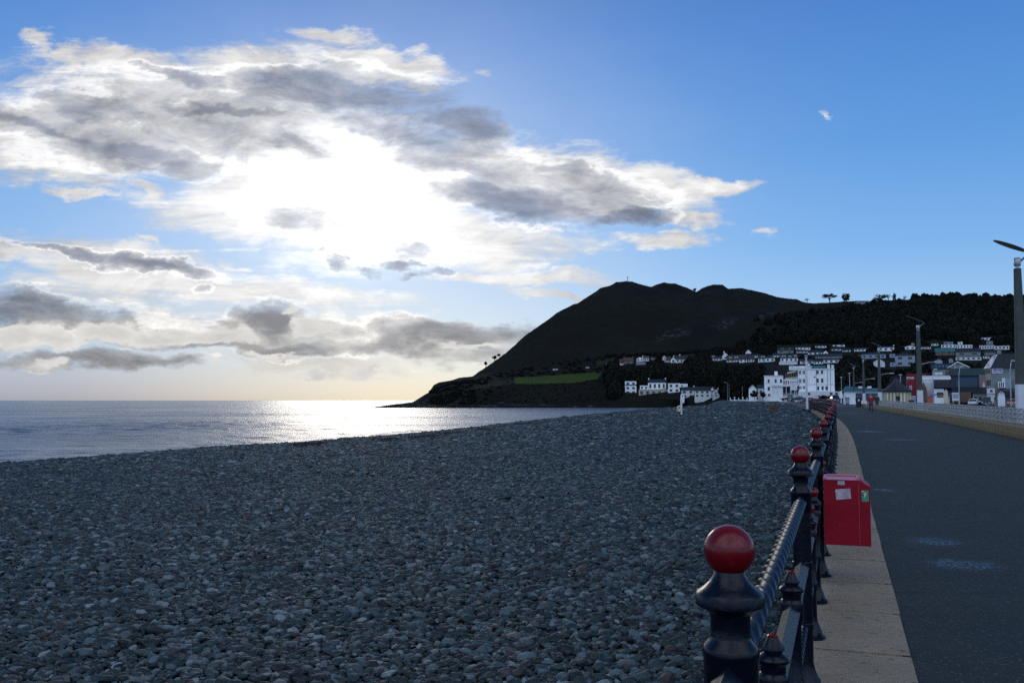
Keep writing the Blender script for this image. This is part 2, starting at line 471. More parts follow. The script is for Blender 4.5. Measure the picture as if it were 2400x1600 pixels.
# ------------------------------------------------------------------ beach
CREST = [(0, 1085), (208, 1070), (446, 1049.5), (700, 1036), (902, 1020), (1104, 1001), (1225, 986.6), (1346, 974.8), (1427, 970.5), (1508, 965.6), (1588.5, 959.6), (1625, 956.4)]
ZC = -1.5
_c = []
for p in CREST:
    a, b = ray(*p); Y = (ZC - H)/b; _c.append((a*Y, Y))
cy = [-20, 10] + [c[1] for c in _c] + [430, 520, 700]
sl = (_c[2][0]-_c[0][0])/(_c[2][1]-_c[0][1])
cx = [_c[0][0]-(_c[0][1]+20)*sl, _c[0][0]-(_c[0][1]-10)*sl] + [c[0] for c in _c] + [.2075*430, .213*520, .222*700]
def Xc(y): return float(np.interp(y, cy, cx))
def Xb(y):                        # landward edge of the beach
    a = Xf(min(y, 104)) - .1
    if y <= 104: return a
    return float(np.interp(y, [104, 150, 250, 400, 560, 700], [a, 46.5, 72.5, 96.5, 128, 165]))
def beach_drop(y): return float(np.interp(y, [0, 60, 100, 150, 250], [.62, .6, .42, .12, .06]))
def beach_z(y, s):
    """s = 0 at the landward edge, 1 at the crest, 2 at the water's edge and on below it"""
    z0 = g(y) - beach_drop(y)
    if s <= 1:
        return z0 + (ZC - z0)*(.25*s + .75*s**2.2)
    return ZC - (s-1)**1.15*(abs(SEA)-abs(ZC)+.15)
def beach_pt(y, s):
    x0, x1 = Xb(y), Xc(y)
    x = x0 + (x1-x0)*s if s <= 1 else x1 - (s-1)*min(14, 5+.1*y)
    z = beach_z(y, s)
    amp = (.10 if s < 1.02 else .03)*min(1, 50/max(y, 1))
    z -= min(1, s)**2*(.07 + .17*float(np.interp(y, [50, 160], [0, 1])))
    z += amp*mnoise.noise((x*.11, y*.11, 1.7)) + .045*mnoise.noise((x*.5, y*.5, 4.2))*min(1, s*6)
    return (x, y, z)
SS = [i/60 for i in range(61)] + [1+.1*i for i in range(1, 22)]
def beach():
    rows = []
    y = -14.0
    while y < 700:
        rows.append([beach_pt(y, s) for s in SS])
        y += .5 if y < 60 else 1.5 if y < 140 else 6
    struct(sheet('beach', rows, M['shingle']))
beach()

def pebbles():
    # modelled stones: thick near the walk, fewer and larger further off
    pts = []; scl = []
    bands = []
    y = 4.6
    while y < 235:
        y2 = y*1.05 + .1
        gs = max(1.0, (y/20)**.78)
        xl = max(-.60*y2 - 2, Xc(y2) - 8); xr = Xb(y2) - .02
        area = (xr-xl)*(y2-y)
        n = int(area*(430 if y < 30 else 460)/gs**2)
        yy = rng.uniform(y, y2, n); xx = rng.uniform(xl, xr, n)
        bands.append((xx, yy, np.full(n, gs)))
        y = y2
    X = np.concatenate([b[0] for b in bands]); Y = np.concatenate([b[1] for b in bands]); G_ = np.concatenate([b[2] for b in bands])
    # beach surface by lookup on the same grid
    yk = np.arange(4, 250, .5)
    sk = np.linspace(0, 1.25, 90)
    tab = np.array([[beach_pt(a, b)[2] for b in sk] for a in yk])
    x0 = np.array([Xb(a) for a in yk]); x1 = np.array([Xc(a) for a in yk])
    X0 = np.interp(Y, yk, x0); X1 = np.interp(Y, yk, x1)
    S = np.where(X > X1, (X0-X)/(X0-X1), 1 + (X1-X)/np.minimum(14, 5+.1*Y))
    keep = (S >= 0) & (S <= 1.2)
    X, Y, S, G_ = X[keep], Y[keep], S[keep], G_[keep]
    fi = np.clip((Y-4)/.5, 0, len(yk)-1.001); si = np.clip(S/1.25*89, 0, 88.999)
    i0 = fi.astype(int); j0 = si.astype(int); fy = fi-i0; fs = si-j0
    Z = (tab[i0, j0]*(1-fy)*(1-fs) + tab[i0+1, j0]*fy*(1-fs) + tab[i0, j0+1]*(1-fy)*fs + tab[i0+1, j0+1]*fy*fs)
    n = len(X)
    a = np.clip(.0355*np.exp(rng.normal(0, .36, n)), .014, .085)*G_
    big = rng.random(n) < .006; a[big] *= 1.5
    bb = a*rng.uniform(.55, .95, n); cc = a*rng.uniform(.36, .62, n)*np.where(G_ > 1, .8, 1)
    Z = Z + rng.uniform(-.1, .75, n)*cc + .01
    rot = np.stack([rng.normal(0, .20, n), rng.normal(0, .20, n), rng.uniform(0, 6.28, n)], 1)
    me = bpy.data.meshes.new('pebbles')
    me.vertices.add(n)
    me.vertices.foreach_set('co', np.stack([X, Y, Z], 1).astype(np.float32).ravel())
    for nm, arr in (('rot', rot), ('scl', np.stack([a, bb, cc], 1))):
        at = me.attributes.new(nm, 'FLOAT_VECTOR', 'POINT'); at.data.foreach_set('vector', arr.astype(np.float32).ravel())
    at = me.attributes.new('idx', 'INT', 'POINT'); at.data.foreach_set('value', rng.integers(0, 7, n).astype(np.int32))
    o = bpy.data.objects.new('pebbles', me); COL.objects.link(o)
    tag(o, 'smooth blue grey pebbles covering the whole beach', 'pebbles', kind='stuff')
    ng = bpy.data.node_groups.new('stones', 'GeometryNodeTree')
    ng.interface.new_socket('Geometry', in_out='INPUT', socket_type='NodeSocketGeometry')
    ng.interface.new_socket('Geometry', in_out='OUTPUT', socket_type='NodeSocketGeometry')
    N, L = ng.nodes, ng.links
    gi = N.new('NodeGroupInput'); go = N.new('NodeGroupOutput')
    join = N.new('GeometryNodeGeometryToInstance')
    for k in range(7):
        ic = N.new('GeometryNodeMeshIcoSphere'); ic.inputs['Subdivisions'].default_value = 3
        sp = N.new('GeometryNodeSetPosition')
        nz = N.new('ShaderNodeTexNoise'); nz.inputs['Scale'].default_value = .75; nz.inputs['Detail'].default_value = 1.0
        ps = N.new('GeometryNodeInputPosition'); ad = N.new('ShaderNodeVectorMath'); ad.operation = 'ADD'; ad.inputs[1].default_value = (k*7.3, k*3.1, 1.7*k)
        L.new(ps.outputs[0], ad.inputs[0]); L.new(ad.outputs[0], nz.inputs['Vector'])
        sb = N.new('ShaderNodeVectorMath'); sb.operation = 'SUBTRACT'; sb.inputs[1].default_value = (.5, .5, .5)
        L.new(nz.outputs['Color'], sb.inputs[0])
        sc = N.new('ShaderNodeVectorMath'); sc.operation = 'SCALE'; sc.inputs['Scale'].default_value = 1.1
        L.new(sb.outputs[0], sc.inputs[0]); L.new(sc.outputs[0], sp.inputs['Offset'])
        L.new(ic.outputs['Mesh'], sp.inputs['Geometry'])
        sm = N.new('GeometryNodeSetShadeSmooth'); L.new(sp.outputs[0], sm.inputs['Geometry'])
        mt = N.new('GeometryNodeSetMaterial'); mt.inputs['Material'].default_value = M['pebble']
        L.new(sm.outputs[0], mt.inputs['Geometry']); L.new(mt.outputs[0], join.inputs[0])
    iop = N.new('GeometryNodeInstanceOnPoints'); iop.inputs['Pick Instance'].default_value = True
    L.new(gi.outputs[0], iop.inputs['Points']); L.new(join.outputs[0], iop.inputs['Instance'])
    def attr(nm, ty):
        q = N.new('GeometryNodeInputNamedAttribute'); q.data_type = ty; q.inputs['Name'].default_value = nm
        return q.outputs['Attribute']
    L.new(attr('idx', 'INT'), iop.inputs['Instance Index'])
    L.new(attr('rot', 'FLOAT_VECTOR'), iop.inputs['Rotation'])
    L.new(attr('scl', 'FLOAT_VECTOR'), iop.inputs['Scale'])
    L.new(iop.outputs[0], go.inputs[0])
    o.modifiers.new('stones', 'NODES').node_group = ng
    print('pebbles', n)
pebbles()

# ------------------------------------------------------------------ sea and town ground
def sea():
    # real waves out to a kilometre and a half, a mesh that widens with distance
    Yr = [24.0]
    while Yr[-1] < 1500: Yr.append(Yr[-1]*1.0042)
    while Yr[-1] < 70000: Yr.append(Yr[-1]*1.12)
    Yr = np.array([-300.0] + Yr)
    U = np.concatenate([np.linspace(-9, -.66, 24)[:-1], np.linspace(-.66, .34, 860), np.linspace(.34, 5, 22)[1:]])
    YY, UU = np.meshgrid(Yr, U, indexing='ij'); XX = UU*np.maximum(YY, 40)
    Z = np.zeros_like(XX)
    gap = np.maximum(YY*.0042, YY*.00116); gap[YY > 1500] = 1e6; gap[YY < 20] = 1e6
    r = np.random.default_rng(12)
    grp = .75 + .45*np.sin(XX*.021 + YY*.013 + 1)*np.sin(XX*.009 - YY*.017) + .25*np.sin(XX*.05 - YY*.031)
    for lam in np.geomspace(1.3, 9.5, 44):
        th = R(-100) + r.normal(0, .55); k = 2*math.pi/lam
        ph = (XX*math.cos(th) + YY*math.sin(th))*k + r.uniform(0, 6.28)
        w = np.clip((lam/gap - 2.2)/2.2, 0, 1)
        a = lam*.0050*(1 if lam < 6 else 6/lam)
        Z += w*a*(np.sin(ph) + .22*np.cos(2*ph))
    Z = Z*np.clip(grp, .35, 1.5)*(1 - .7*np.clip((UU + .05)/.2, 0, 1))
    n, m = XX.shape
    me = bpy.data.meshes.new('sea'); me.vertices.add(n*m)
    me.vertices.foreach_set('co', np.stack([XX, YY, Z + SEA], -1).astype(np.float32).ravel())
    idx = np.arange(n*m).reshape(n, m)
    q = np.stack([idx[:-1, :-1], idx[:-1, 1:], idx[1:, 1:], idx[1:, :-1]], -1).reshape(-1, 4)
    me.loops.add(q.size); me.loops.foreach_set('vertex_index', q.ravel().astype(np.int32))
    me.polygons.add(len(q)); me.polygons.foreach_set('loop_start', np.arange(0, q.size, 4, dtype=np.int32))
    me.polygons.foreach_set('use_smooth', np.ones(len(q), dtype=bool))
    me.update(calc_edges=True); me.materials.append(M['sea'])
    o = bpy.data.objects.new('sea', me); COL.objects.link(o); struct(o)
sea()
def town_z(x, y):
    l = min(1, max(0, (x - Xw(y) - 3)/12)); l = l*l*(3-2*l)
    return g(y) - .03 - l*max(0, g(y)-.40)*float(np.interp(y, [230, 340], [1, 0]))
def town_ground():
    rows = []
    y = -40.0
    while y < 720:
        if y < 100: x0 = Xf(y) + .45
        else: x0 = float(np.interp(y, [100, 108, 150, 250, 400, 560, 720], [Xf(100)+.45, Xb(108)-.2, 46.2, 72, 96, 127, 172]))
        rows.append([(x, y, town_z(x, y)) for x in [x0 + (900-x0)*t**2.2 for t in [i/40 for i in range(41)]]])
        y += 4 if y < 160 else 12
    struct(sheet('town_ground', rows, M['road']))
town_ground()
def verge():
    rows = []
    for y in [14 + 3*i for i in range(42)]:
        rows.append([(Xw(y) + d, y, g(y) + z) for d, z in ((.97, .38), (1.6, .44), (3.0, .40), (4.6, -.05))])
    tag(sheet('verge_grass', rows, M['verge']), 'strip of short dark grass behind the loop railing', 'grass', kind='stuff')
verge()

# ------------------------------------------------------------------ headland and hill
SKY = [(880,953.2),(905,952),(925.5,947.5),(964,942.5),(990.6,935.5),(992,930),(1006,925),(1007,916),(1017,901),(1027.5,896),(1058,891),(1078.6,884.4),(1106.6,882),(1119,873),(1140,859),(1170,838.5),(1188,824.5),(1211,804),(1229,787.5),(1257,768),(1282.7,750.5),(1305.6,732.7),(1321,725),(1344,713.5),(1356.6,709.7),(1369.4,700.8),(1392.3,686.7),(1410,674),(1433,669),(1446,661),(1471,658.7),(1484,660),(1500,665),(1527.6,672),(1534,670),(1549,664),(1561.6,661.7),(1570,663.8),(1585,664),(1608,672),(1636,684),(1649,675),(1672,667),(1697.6,666.8),(1710,676.5),(1740,675),(1766,679.5),(1795,686),(1825,695.7),(1851,699.5),(1872,701),(1889,708),(1910,710.6),(1953,708.5),(1995,706),(2038,706),(2100,703),(2174,701),(2260,697),(2335,703),(2400,703),(2550,712),(2800,735)]
def pl(pts):
    xs = [p[0] for p in pts]; ys_ = [p[1] for p in pts]; zs = [p[2] for p in pts]
    return lambda px: (float(np.interp(px, xs, ys_)), float(np.interp(px, xs, zs)))
skyY = ([880,1007,1110,1206,1305,1400,1471,1700,1890,2100,2400,2800], [756,800,900,960,1030,1100,1150,1150,1050,1000,950,900])
ROWS = [
 pl([(880,736,957),(1600,736,957),(1640,690,956),(1700,560,941),(1800,405,940),(2000,385,940),(2400,330,940),(2800,300,940)]),
 pl([(880,742,954.5),(1000,750,948),(1200,750,946),(1400,745,940),(1440,748,930),(1465,752,926.5),(1500,750,929.5),(1600,728,937),(1640,712,941),(1690,690,941),(1725,600,939),(1800,470,936),(2000,430,935),(2400,380,932),(2800,360,930)]),
 pl([(880,746,953.8),(965,756,946),(1007,765,932),(1060,770,915),(1110,772,913),(1170,775,905),(1206,780,898),(1333,780,896),(1400,778,889),(1470,785,885),(1600,772,885),(1690,735,885),(1725,670,885),(1800,560,885),(2000,500,890),(2400,450,900),(2800,430,905)]),
 pl([(880,750,953.5),(965,765,944.5),(1007,775,922),(1060,800,900),(1110,815,898),(1170,830,889),(1206,850,884),(1333,850,879),(1405,850,874),(1470,832,854),(1600,815,850),(1700,785,849),(1800,760,850),(1900,700,858),(2000,650,865),(2400,560,880),(2800,540,885)]),
 pl([(880,753,953.3),(965,772,943.5),(1007,785,918.5),(1060,830,895),(1110,850,890),(1206,890,865),(1333,900,840),(1405,900,835),(1600,900,828),(1700,900,815),(1850,900,808),(2000,880,812),(2400,850,805),(2800,830,810)]),
]
FIELDS = [ [(1207,885),(1333,878),(1412,873),(1400,888),(1333,897.5),(1206,898)],
           [(1085,912),(1110,905),(1165,894),(1185,892),(1175,902),(1150,906),(1108,914)],
           [(1580,834),(1640,827),(1650,832),(1600,843)],
           [(1770,816),(1850,806),(1960,803),(2040,801),(2045,810),(1960,812),(1830,816)],
           [(2120,800),(2190,793),(2240,796),(2230,806),(2150,806)], [(2290,790),(2380,780),(2420,785),(2420,793),(2300,797)],
           [(1400,846),(1440,838),(1445,846),(1400,856)] ]
CRAGS = [ [(1545,778),(1610,765),(1625,780),(1560,800),(1535,800)], [(1660,762),(1710,742),(1740,745),(1700,772)], [(1770,740),(1830,728),(1850,745),(1790,755)],
          [(1000,935),(1200,945),(1400,950),(1400,957),(900,957)] ]
def inside(poly, x, y):
    c = False; n = len(poly)
    for i in range(n):
        x0, y0 = poly[i]; x1, y1 = poly[(i+1) % n]
        if (y0 > y) != (y1 > y) and x < (x1-x0)*(y-y0)/(y1-y0) + x0: c = not c
    return c
sx_ = [p[0] for p in SKY]; sy_ = [p[1] for p in SKY]
def column(px):
    """(Y, z) knots of the slope seen along one bearing, nearest first"""
    k = []
    for i, r in enumerate(ROWS):
        Y, py = r(px)
        z = P(px, py, Y).z
        if i == 0:
            z = SEA - .5 if px < 1610 else float(np.interp(px, [1610, 1640, 1700], [SEA-.5, -2.5, g(Y)-.3])) if px < 1700 else g(Y) - .3
        k.append((Y, z))
    Y = float(np.interp(px, *skyY)); py = float(np.interp(px, sx_, sy_))
    k.append((Y, P(px, py, Y).z))
    k.append((Y + 160, P(px, py, Y).z - 28)); k.append((Y + 700, -8))
    return k
def smoothcol(k, Y):
    ys_ = [a[0] for a in k]; zs = [a[1] for a in k]
    return float(np.interp(Y, ys_, zs))
TERR = {}
def terrain():
    pxs = list(np.arange(880, 1120, 2.0)) + list(np.arange(1120, 2420, 3.5)) + list(np.arange(2420, 2810, 12))
    rows = []; fcol = []; ccol = []
    NT_ = [10, 14, 12, 14, 40, 5, 3]
    for px in pxs:
        k = column(px); a = ray(px, 938)[0]
        line = []
        for i in range(len(k)-1):
            for j in range(NT_[i]):
                t = j/NT_[i]
                Y = k[i][0] + (k[i+1][0]-k[i][0])*t
                z = k[i][1] + (k[i+1][1]-k[i][1])*t
                if i == 4:            # ease the long upper slope: steep below the crest
                    z += .06*(k[5][1]-k[4][1])*math.sin(math.pi*t)*(1 if px > 1250 else .3)
                w = 0 if (i >= 5 or (i == 4 and t > .93)) else 1
                if i == 0: w *= t*.5
                amp = 1.0 if i < 2 else .35 if i == 2 else 1.0 if i == 3 else 5.5*min(1, (px-1000)/300) if px > 1000 else .3
                if i < 2 and px > 1420: amp = .25
                if i == 4: amp *= min(1, 4*t, 9*(1-t))
                x = a*Y
                z += w*amp*(mnoise.fractal((x*.018, Y*.018, 3.1), 1.0, 2.0, 4) )
                if i >= 4: z += .5*mnoise.noise((x*.2, Y*.2, 9)) * (0 if px < 1000 else 1)
                line.append((a*Y, Y, z)); 
                py = 938 - (z-H)/Y*F      # close enough for the field outlines
                fcol.append(max([0.0] + [(1.0, .10, .22, .16, .12, .12, .3)[qi] for qi, q in enumerate(FIELDS) if i in (1, 2, 3, 4) and inside(q, px, py)]))
                ccol.append(1.0 if any(inside(q, px, py) for q in CRAGS) else 0.0)
        line.append((a*k[-1][0], k[-1][0], k[-1][1])); fcol.append(0.0); ccol.append(0.0)
        rows.append(line); TERR[px] = line
    o = struct(sheet('hills', rows, M['hill']))
    for nm, dat in (('field', fcol), ('crag', ccol)):
        at = o.data.attributes.new(nm, 'FLOAT', 'POINT'); at.data.foreach_set('value', dat)
    return rows, pxs
TROWS, TPX = terrain()
def hill_hit(px, py):
    """first point of the hillside seen at a photo pixel"""
    i = min(range(len(TPX)), key=lambda q: abs(TPX[q]-px))
    a, b = ray(px, py)
    prev = None
    for p in TROWS[i]:
        d = (p[2]-H) - b*p[1]
        if d >= 0:
            if prev is None: return Vector((a*p[1], p[1], p[2]))
            t = prev[1]/(prev[1]-d) if prev[1] != d else 1
            Y = prev[0][1] + (p[1]-prev[0][1])*t
            return Vector((a*Y, Y, H+b*Y))
        prev = (p, d)
    return Vector((a*700, 700, H+b*700))
# ------------------------------------------------------------------ iron railing with red balls
def twist_bar(L, a=.028, plain=.16, pitch=.46, lead=12):
    """square bar, plain at both ends and twisted between; runs along +Y from 0 to L, an edge upwards"""
    n = max(40, int((L-2*plain)/.011)); v = []; fs = []
    seg = [0, plain*.7, plain] + [plain + (L-2*plain)*i/n for i in range(1, n)] + [L-plain, L-plain*.7, L]
    prof = []
    for k in range(24):
        t0 = 2*math.pi*k/24 + math.pi/2; prof.append((t0, a*(1.16 + .26*math.cos(4*(t0 - math.pi/2)) + .05*math.sin(4*(t0-math.pi/2)))))
    for k in ():
        t0 = k*math.pi/2 + math.pi/2
        prof += [(t0 - .10, a*1.30), (t0, a*1.42), (t0 + .10, a*1.30), (t0 + math.pi/4 - .22, a*.92), (t0 + math.pi/4 + .22, a*.84)]
    for y in seg:
        w = 0 if y <= plain else (y-plain)/pitch*2*math.pi if y < L-plain else (L-2*plain)/pitch*2*math.pi
        if y >= L-plain: w = round(w/(math.pi/2))*math.pi/2
        sc = 1.0; tw = plain <= y <= L-plain
        for q_, (t, r) in enumerate(prof):
            if not tw: r = a*1.414/(abs(math.cos(t)) + abs(math.sin(t)))
            v.append((r*sc*math.cos(t+w), y, r*sc*math.sin(t+w)))
    m = len(prof)
    for j in range(len(seg)-1):
        for k in range(m):
            fs.append((j*m+k, j*m+(k+1) % m, (j+1)*m+(k+1) % m, (j+1)*m+k))
    fs += [tuple(range(m)), tuple((len(seg)-1)*m+k for k in range(m-1, -1, -1))]
    return MB().add(v, fs)

def railing():
    t = thing('iron_railing', 'navy blue iron railing with red ball tops along the beach edge', 'railing', (0, 0, 0))
    # tall post
    body = [(.105, 0), (.105, .036), (.088, .046), (.080, .066), (.066, .10), (.056, .13), (.050, .16), (.050, .338), (.0535, .340), (.0535, .372), (.050, .376),
            (.050, .655), (.054, .660), (.054, .706), (.050, .711), (.0505, .985), (.0555, .992), (.056, 1.078), (.058, 1.085), (.0585, 1.094), (.054, 1.104), (.044, 1.115), (.041, 1.124),
            (.0405, 1.16), (.043, 1.168), (.052, 1.176), (.066, 1.182), (.0705, 1.186), (.0705, 1.207), (.067, 1.212), (.054, 1.221), (.042, 1.232), (.034, 1.245), (.029, 1.262)]
    mb = MB(); mb.lathe(body, 24)
    for k in range(4):                      # bolts of the foot
        a = math.pi/4 + k*math.pi/2
        mb.lathe([(.014, 0), (.014, .058), (.006, .066)], 6, (.088*math.cos(a), .088*math.sin(a), 0))
    me_tall = mb.mesh('ball_post', M['navy'], True, 35)
    me_ball = MB().ball((0, 0, 1.296), .0525, 32, 20).mesh('ball', M['red'], True, 80)
    sb = [(.090, 0), (.090, .034), (.074, .044), (.066, .066), (.054, .10), (.044, .125), (.040, .15), (.040, .32), (.048, .335), (.048, .385), (.040, .40), (.040, .62),
          (.047, .64), (.050, .655), (.050, .715), (.046, .73), (.0405, .735), (.0405, .752), (.045, .762), (.053, .770), (.0545, .777), (.051, .784), (.036, .793), (.030, .797), (.030, .802), (.0365, .806), (.0365, .811), (.020, .838), (.017, .846)]
    ms = MB(); ms.lathe(sb, 20)
    for k in range(4):
        a = math.pi/4 + k*math.pi/2
        ms.lathe([(.012, 0), (.012, .054), (.005, .062)], 6, (.075*math.cos(a), .075*math.sin(a), 0))
    me_short = ms.mesh('short_post', M['navy'], True, 35)
    me_sball = MB().ball((0, 0, .872), .0375, 24, 14).mesh('small_ball', M['red'], True, 80)
    me_stub = MB().lathe([(.017, .845), (.018, .849), (.013, .853), (.009, .847)], 10).mesh('broken_stub', M['red'], False)
    step = 3.436
    ys_ = [-1.315] + [y for y in arc_points(step, 1.915, 103.5)]
    L = step
    me_top = twist_bar(L - .09, .0235).mesh('top_rail', M['navyrail'], True, 30)
    L3 = L/3
    mb = MB(); a = .026*1.414
    mb.prism([(a, 0), (0, a), (-a, 0), (0, -a)], 'y', 0, L3 - .07); me_mid = mb.mesh('middle_rail', M['navy'])
    me_low = twist_bar(L3 - .07, .019, .09, .30).mesh('bottom_rail', M['navy'], True, 30)
    pts = [Vector((Xf(y), y, g(y) - .008)) for y in ys_]
    def rail(me, nm, p, q, z):
        d = (q-p); rz = math.atan2(-d.x, d.y); rx = math.atan2(d.z, math.hypot(d.x, d.y))
        c = p + d.normalized()*.04 + Vector((0, 0, z))
        inst(me, nm, t, c, (rx, 0, rz))
    for i, p in enumerate(pts):
        po = inst(me_tall, 'ball_post', t, p, (0, 0, -.34 + .13*math.sin(i*2.1)))
        inst(me_ball, 'ball', po)
        if i + 1 < len(pts):
            q = pts[i+1]
            rail(me_top, 'top_rail', p, q, 1.042)
            knots = [p] + [p.lerp(q, k/3) for k in (1, 2)] + [q]
            for j, k in enumerate(knots[1:3]):
                so = inst(me_short, 'short_post', t, k, (0, 0, -.34))
                if i == 1:
                    inst(me_stub, 'broken_stub', so); so['label'] = 'short post that has lost its red ball'
                else:
                    inst(me_sball, 'ball', so)
            for j in range(3):
                rail(me_mid, 'middle_rail', knots[j], knots[j+1], .685)
                rail(me_low, 'bottom_rail', knots[j], knots[j+1], .360)
railing()

# ------------------------------------------------------------------ red box on the railing
def red_box():
    y0 = 7.98
    t = thing('litter_box', 'red metal box with stickers fixed to the railing, sloped front edge', 'litter box', (Xf(y0), y0, g(y0)), -math.atan(.3616))
    x0, x1, zb, zt = .060, .436, .352, .906; xc = .360; zc = .856
    prof = [(x0, zb), (x1, zb), (x1, zc), (xc, zt), (x0, zt)]
    mb = MB(); mb.prism(prof, 'y', 0, .42)
    b = mb.build('body', M['redbox'], t, bevel=.004)
    mb = MB()                                # folded seam with pop rivets
    for i in range(27):
        z = zb + .012 + i*.0195
        mb.box(.344, .348, -.0022, .001, z, z + .011)
    mb.build('seam', M['redpale'], t)
    mb = MB(); mb.prism([(.343, zb), (.351, zb), (.351, zt-.012), (.343, zt-.012)], 'y', -.0012, .002); mb.build('fold', M['redbox'], t)
    mb = MB()                                # lipped lid
    mb.box(x0-.004, .350, -.006, .43, zt, zt+.006); mb.box(x0-.004, x0+.022, -.006, .43, zt+.006, zt+.016); mb.box(.330, .350, -.006, .43, zt+.006, zt+.014)
    mb.box(x0+.022, .330, .36, .43, zt+.006, zt+.020)
    mb.build('lid', M['redpale'], t, bevel=.002)  # lid's pink is the top face's highlight, put into the colour
    mb = MB(); mb.tube([(.330, .05, zt+.012), (.343, .05, zt+.034), (.363, .05, zt+.012), (.383, .06, zt-.01)], .006, 8); mb.build('catch', M['redpale'], t)
    mb = MB(); mb.box(.176, .234, -.0025, .001, .866, .900); mb.build('plate', M['plate'], t, bevel=.001)
    mb = MB(); mb.prism([(.163, .738), (.283, .752), (.278, .838), (.156, .826)], 'y', -.0018, .001); mb.build('torn_sticker', M['sticker'], t)
    mb = MB(); mb.prism([(.370, .730), (.424, .732), (.422, .826), (.366, .824)], 'y', -.0018, .001)
    s = mb.build('green_sticker', M['green'], t)
    mb = MB()                                # pale running mark on the green sticker
    mb.prism([(.384, .765), (.394, .765), (.408, .805), (.402, .812), (.394, .800), (.388, .805), (.382, .795), (.390, .788)], 'y', -.0026, -.0017)
    mb.prism([(.370, .812), (.390, .814), (.388, .822), (.368, .820)], 'y', -.0026, -.0017)
    mb.build('mark', M['cream'], s)
    mb = MB()
    for z in (.45, .80): mb.box(.03, x0, .18, .24, z, z+.03)
    mb.build('bracket', M['navy'], t)
red_box()

# ------------------------------------------------------------------ low wall and loop railing on the landward side
def low_wall():
    t = thing('low_wall', 'low concrete wall stained with yellow green algae along the promenade', 'wall')
    yy = [-8 + 2*i for i in range(77)]
    prof = [(0, -.3, 0), (.0, 0, 0), (.03, .2, .5), (.05, .40, 1), (.08, .42, 1), (.4, .43, 1), (.95, .435, 1), (.96, -.3, 1)]
    v = []; fs = []; rise = []
    for y in yy:
        d = Vector((Xw(y+1)-Xw(y-1), 2, 0)).normalized(); r = Vector((d.y, -d.x, 0))
        for a, z, k in prof:
            v.append((Xw(y) + r.x*a, y + r.y*a, g(y) + z)); rise.append(k)
    m = len(prof)
    for j in range(len(yy)-1):
        for k in range(m-1): fs.append((j*m+k, j*m+k+1, (j+1)*m+k+1, (j+1)*m+k))
    o = MB().add(v, fs).build('wall_body', M['algae'], t)
    at = o.data.attributes.new('rise', 'FLOAT', 'POINT'); at.data.foreach_set('value', rise)
low_wall()

def loop_railing():
    t = thing('loop_railing', 'grey railing of overlapping wire loops on top of the low wall', 'railing')
    PL = 2.0
    mb = MB(); n = 12
    for tier in range(3):
        for k in range(n):
            c = PL*(k+.5 + .5*(tier % 2))/n; z0 = .12 + .19*tier
            pts = [(c + .17*math.cos(2*math.pi*j/16), .03*math.sin(2*math.pi*j/16 + k), z0 + .125*math.sin(2*math.pi*j/16)) for j in range(17)]
            mb.tube([(p[1], p[0], p[2]) for p in pts], .0115, 4)
    me_loop = mb.mesh('loop_panel', M['wire'], True, 80)
    mb = MB()
    for z in (.01, .30, .60): mb.tube([(0, 0, z), (0, PL, z)], .014, 6)
    mb.box(-.010, .010, -.010, .010, -.1, .62)
    me_bar = mb.mesh('rails', M['wire'])
    y = 8.0
    while y < 132:
        d = Vector((Xw(y+1)-Xw(y-1), 2, 0)).normalized(); r = Vector((d.y, -d.x, 0))
        p = Vector((Xw(y), y, g(y) + .44)) + r*.76
        y2 = y + d.y*PL
        sl = math.atan2(g(y2)-g(y), PL)
        o = inst(me_loop, 'loop_panel', t, p, (sl, 0, math.atan2(-d.x, d.y)))
        inst(me_bar, 'rails', o)
        y = y2
loop_railing()

# ------------------------------------------------------------------ promenade lamps
def lamp_post(Yl, px, label, first=None):
    X = (px-1200)/F*Yl*1.0
    base = Vector((X, Yl, g(Yl) + .10))
    if first: return dup(first, base, -.33, label)
    t = thing('promenade_lamp', label, 'lamp post', base, -.33, 'tapered concrete lamps along the promenade')
    z1 = 2.30 - base.z; z2 = 7.42 - base.z
    w0, w1, w2 = .235, .22, .135
    mb = MB(); mb.prism([(-1, -1), (1, -1), (1, 1), (-1, 1)], 'z', 0, 1)
    def taper(a, b, za, zb, n=1.0):
        c = .78
        pr = [(-c, -1), (c, -1), (1, -c), (1, c), (c, 1), (-c, 1), (-1, c), (-1, -c)]
        v = [(x*a, y*a, za) for x, y in pr] + [(x*b, y*b, zb) for x, y in pr]
        return v, [tuple(range(7, -1, -1)), tuple(range(8, 16))] + [(i, (i+1) % 8, (i+1) % 8+8, i+8) for i in range(8)]
    MB().add(*taper(w1, w2, z1, z2)).build('column', M['concrete'], t)
    MB().add(*taper(w0+.004, w1+.012, -.4, z1)).build('painted_base', M['polewhite'], t)
    MB().lathe([(.09, z2), (.09, z2+.10), (.13, z2+.11), (.145, z2+.13), (.145, z2+.44), (.12, z2+.47), (.05, z2+.48)], 18).build('cap', M['steel'], t, True)
    tip = Vector((.52, .0, z2 + .66))
    MB().tube([(.10, 0, z2+.30), (.30, 0, z2+.47), tuple(tip)], [.05, .045, .03], 8).build('arm', M['steel'], t, True)
    mb = MB(); mb.lathe([(.02, -.030), (.55, -.022), (.76, -.004), (.77, .006), (.74, .016), (.3, .03), (.02, .034)], 40)
    d = mb.build('disc_reflector', M['disc'], t, True)
    d.location = (-.22, 0, z2 + 1.00); d.rotation_euler = (R(5), R(24), 0)
    a = MB(); a.tube([(.14, 0, 4.2), (.8, 0, 4.35), (1.3, 0, 4.38)], .03, 8); a.box(1.2, 1.75, -.12, .12, 4.33, 4.46)
    a.build('side_arm', M['steel'], t)
    return t
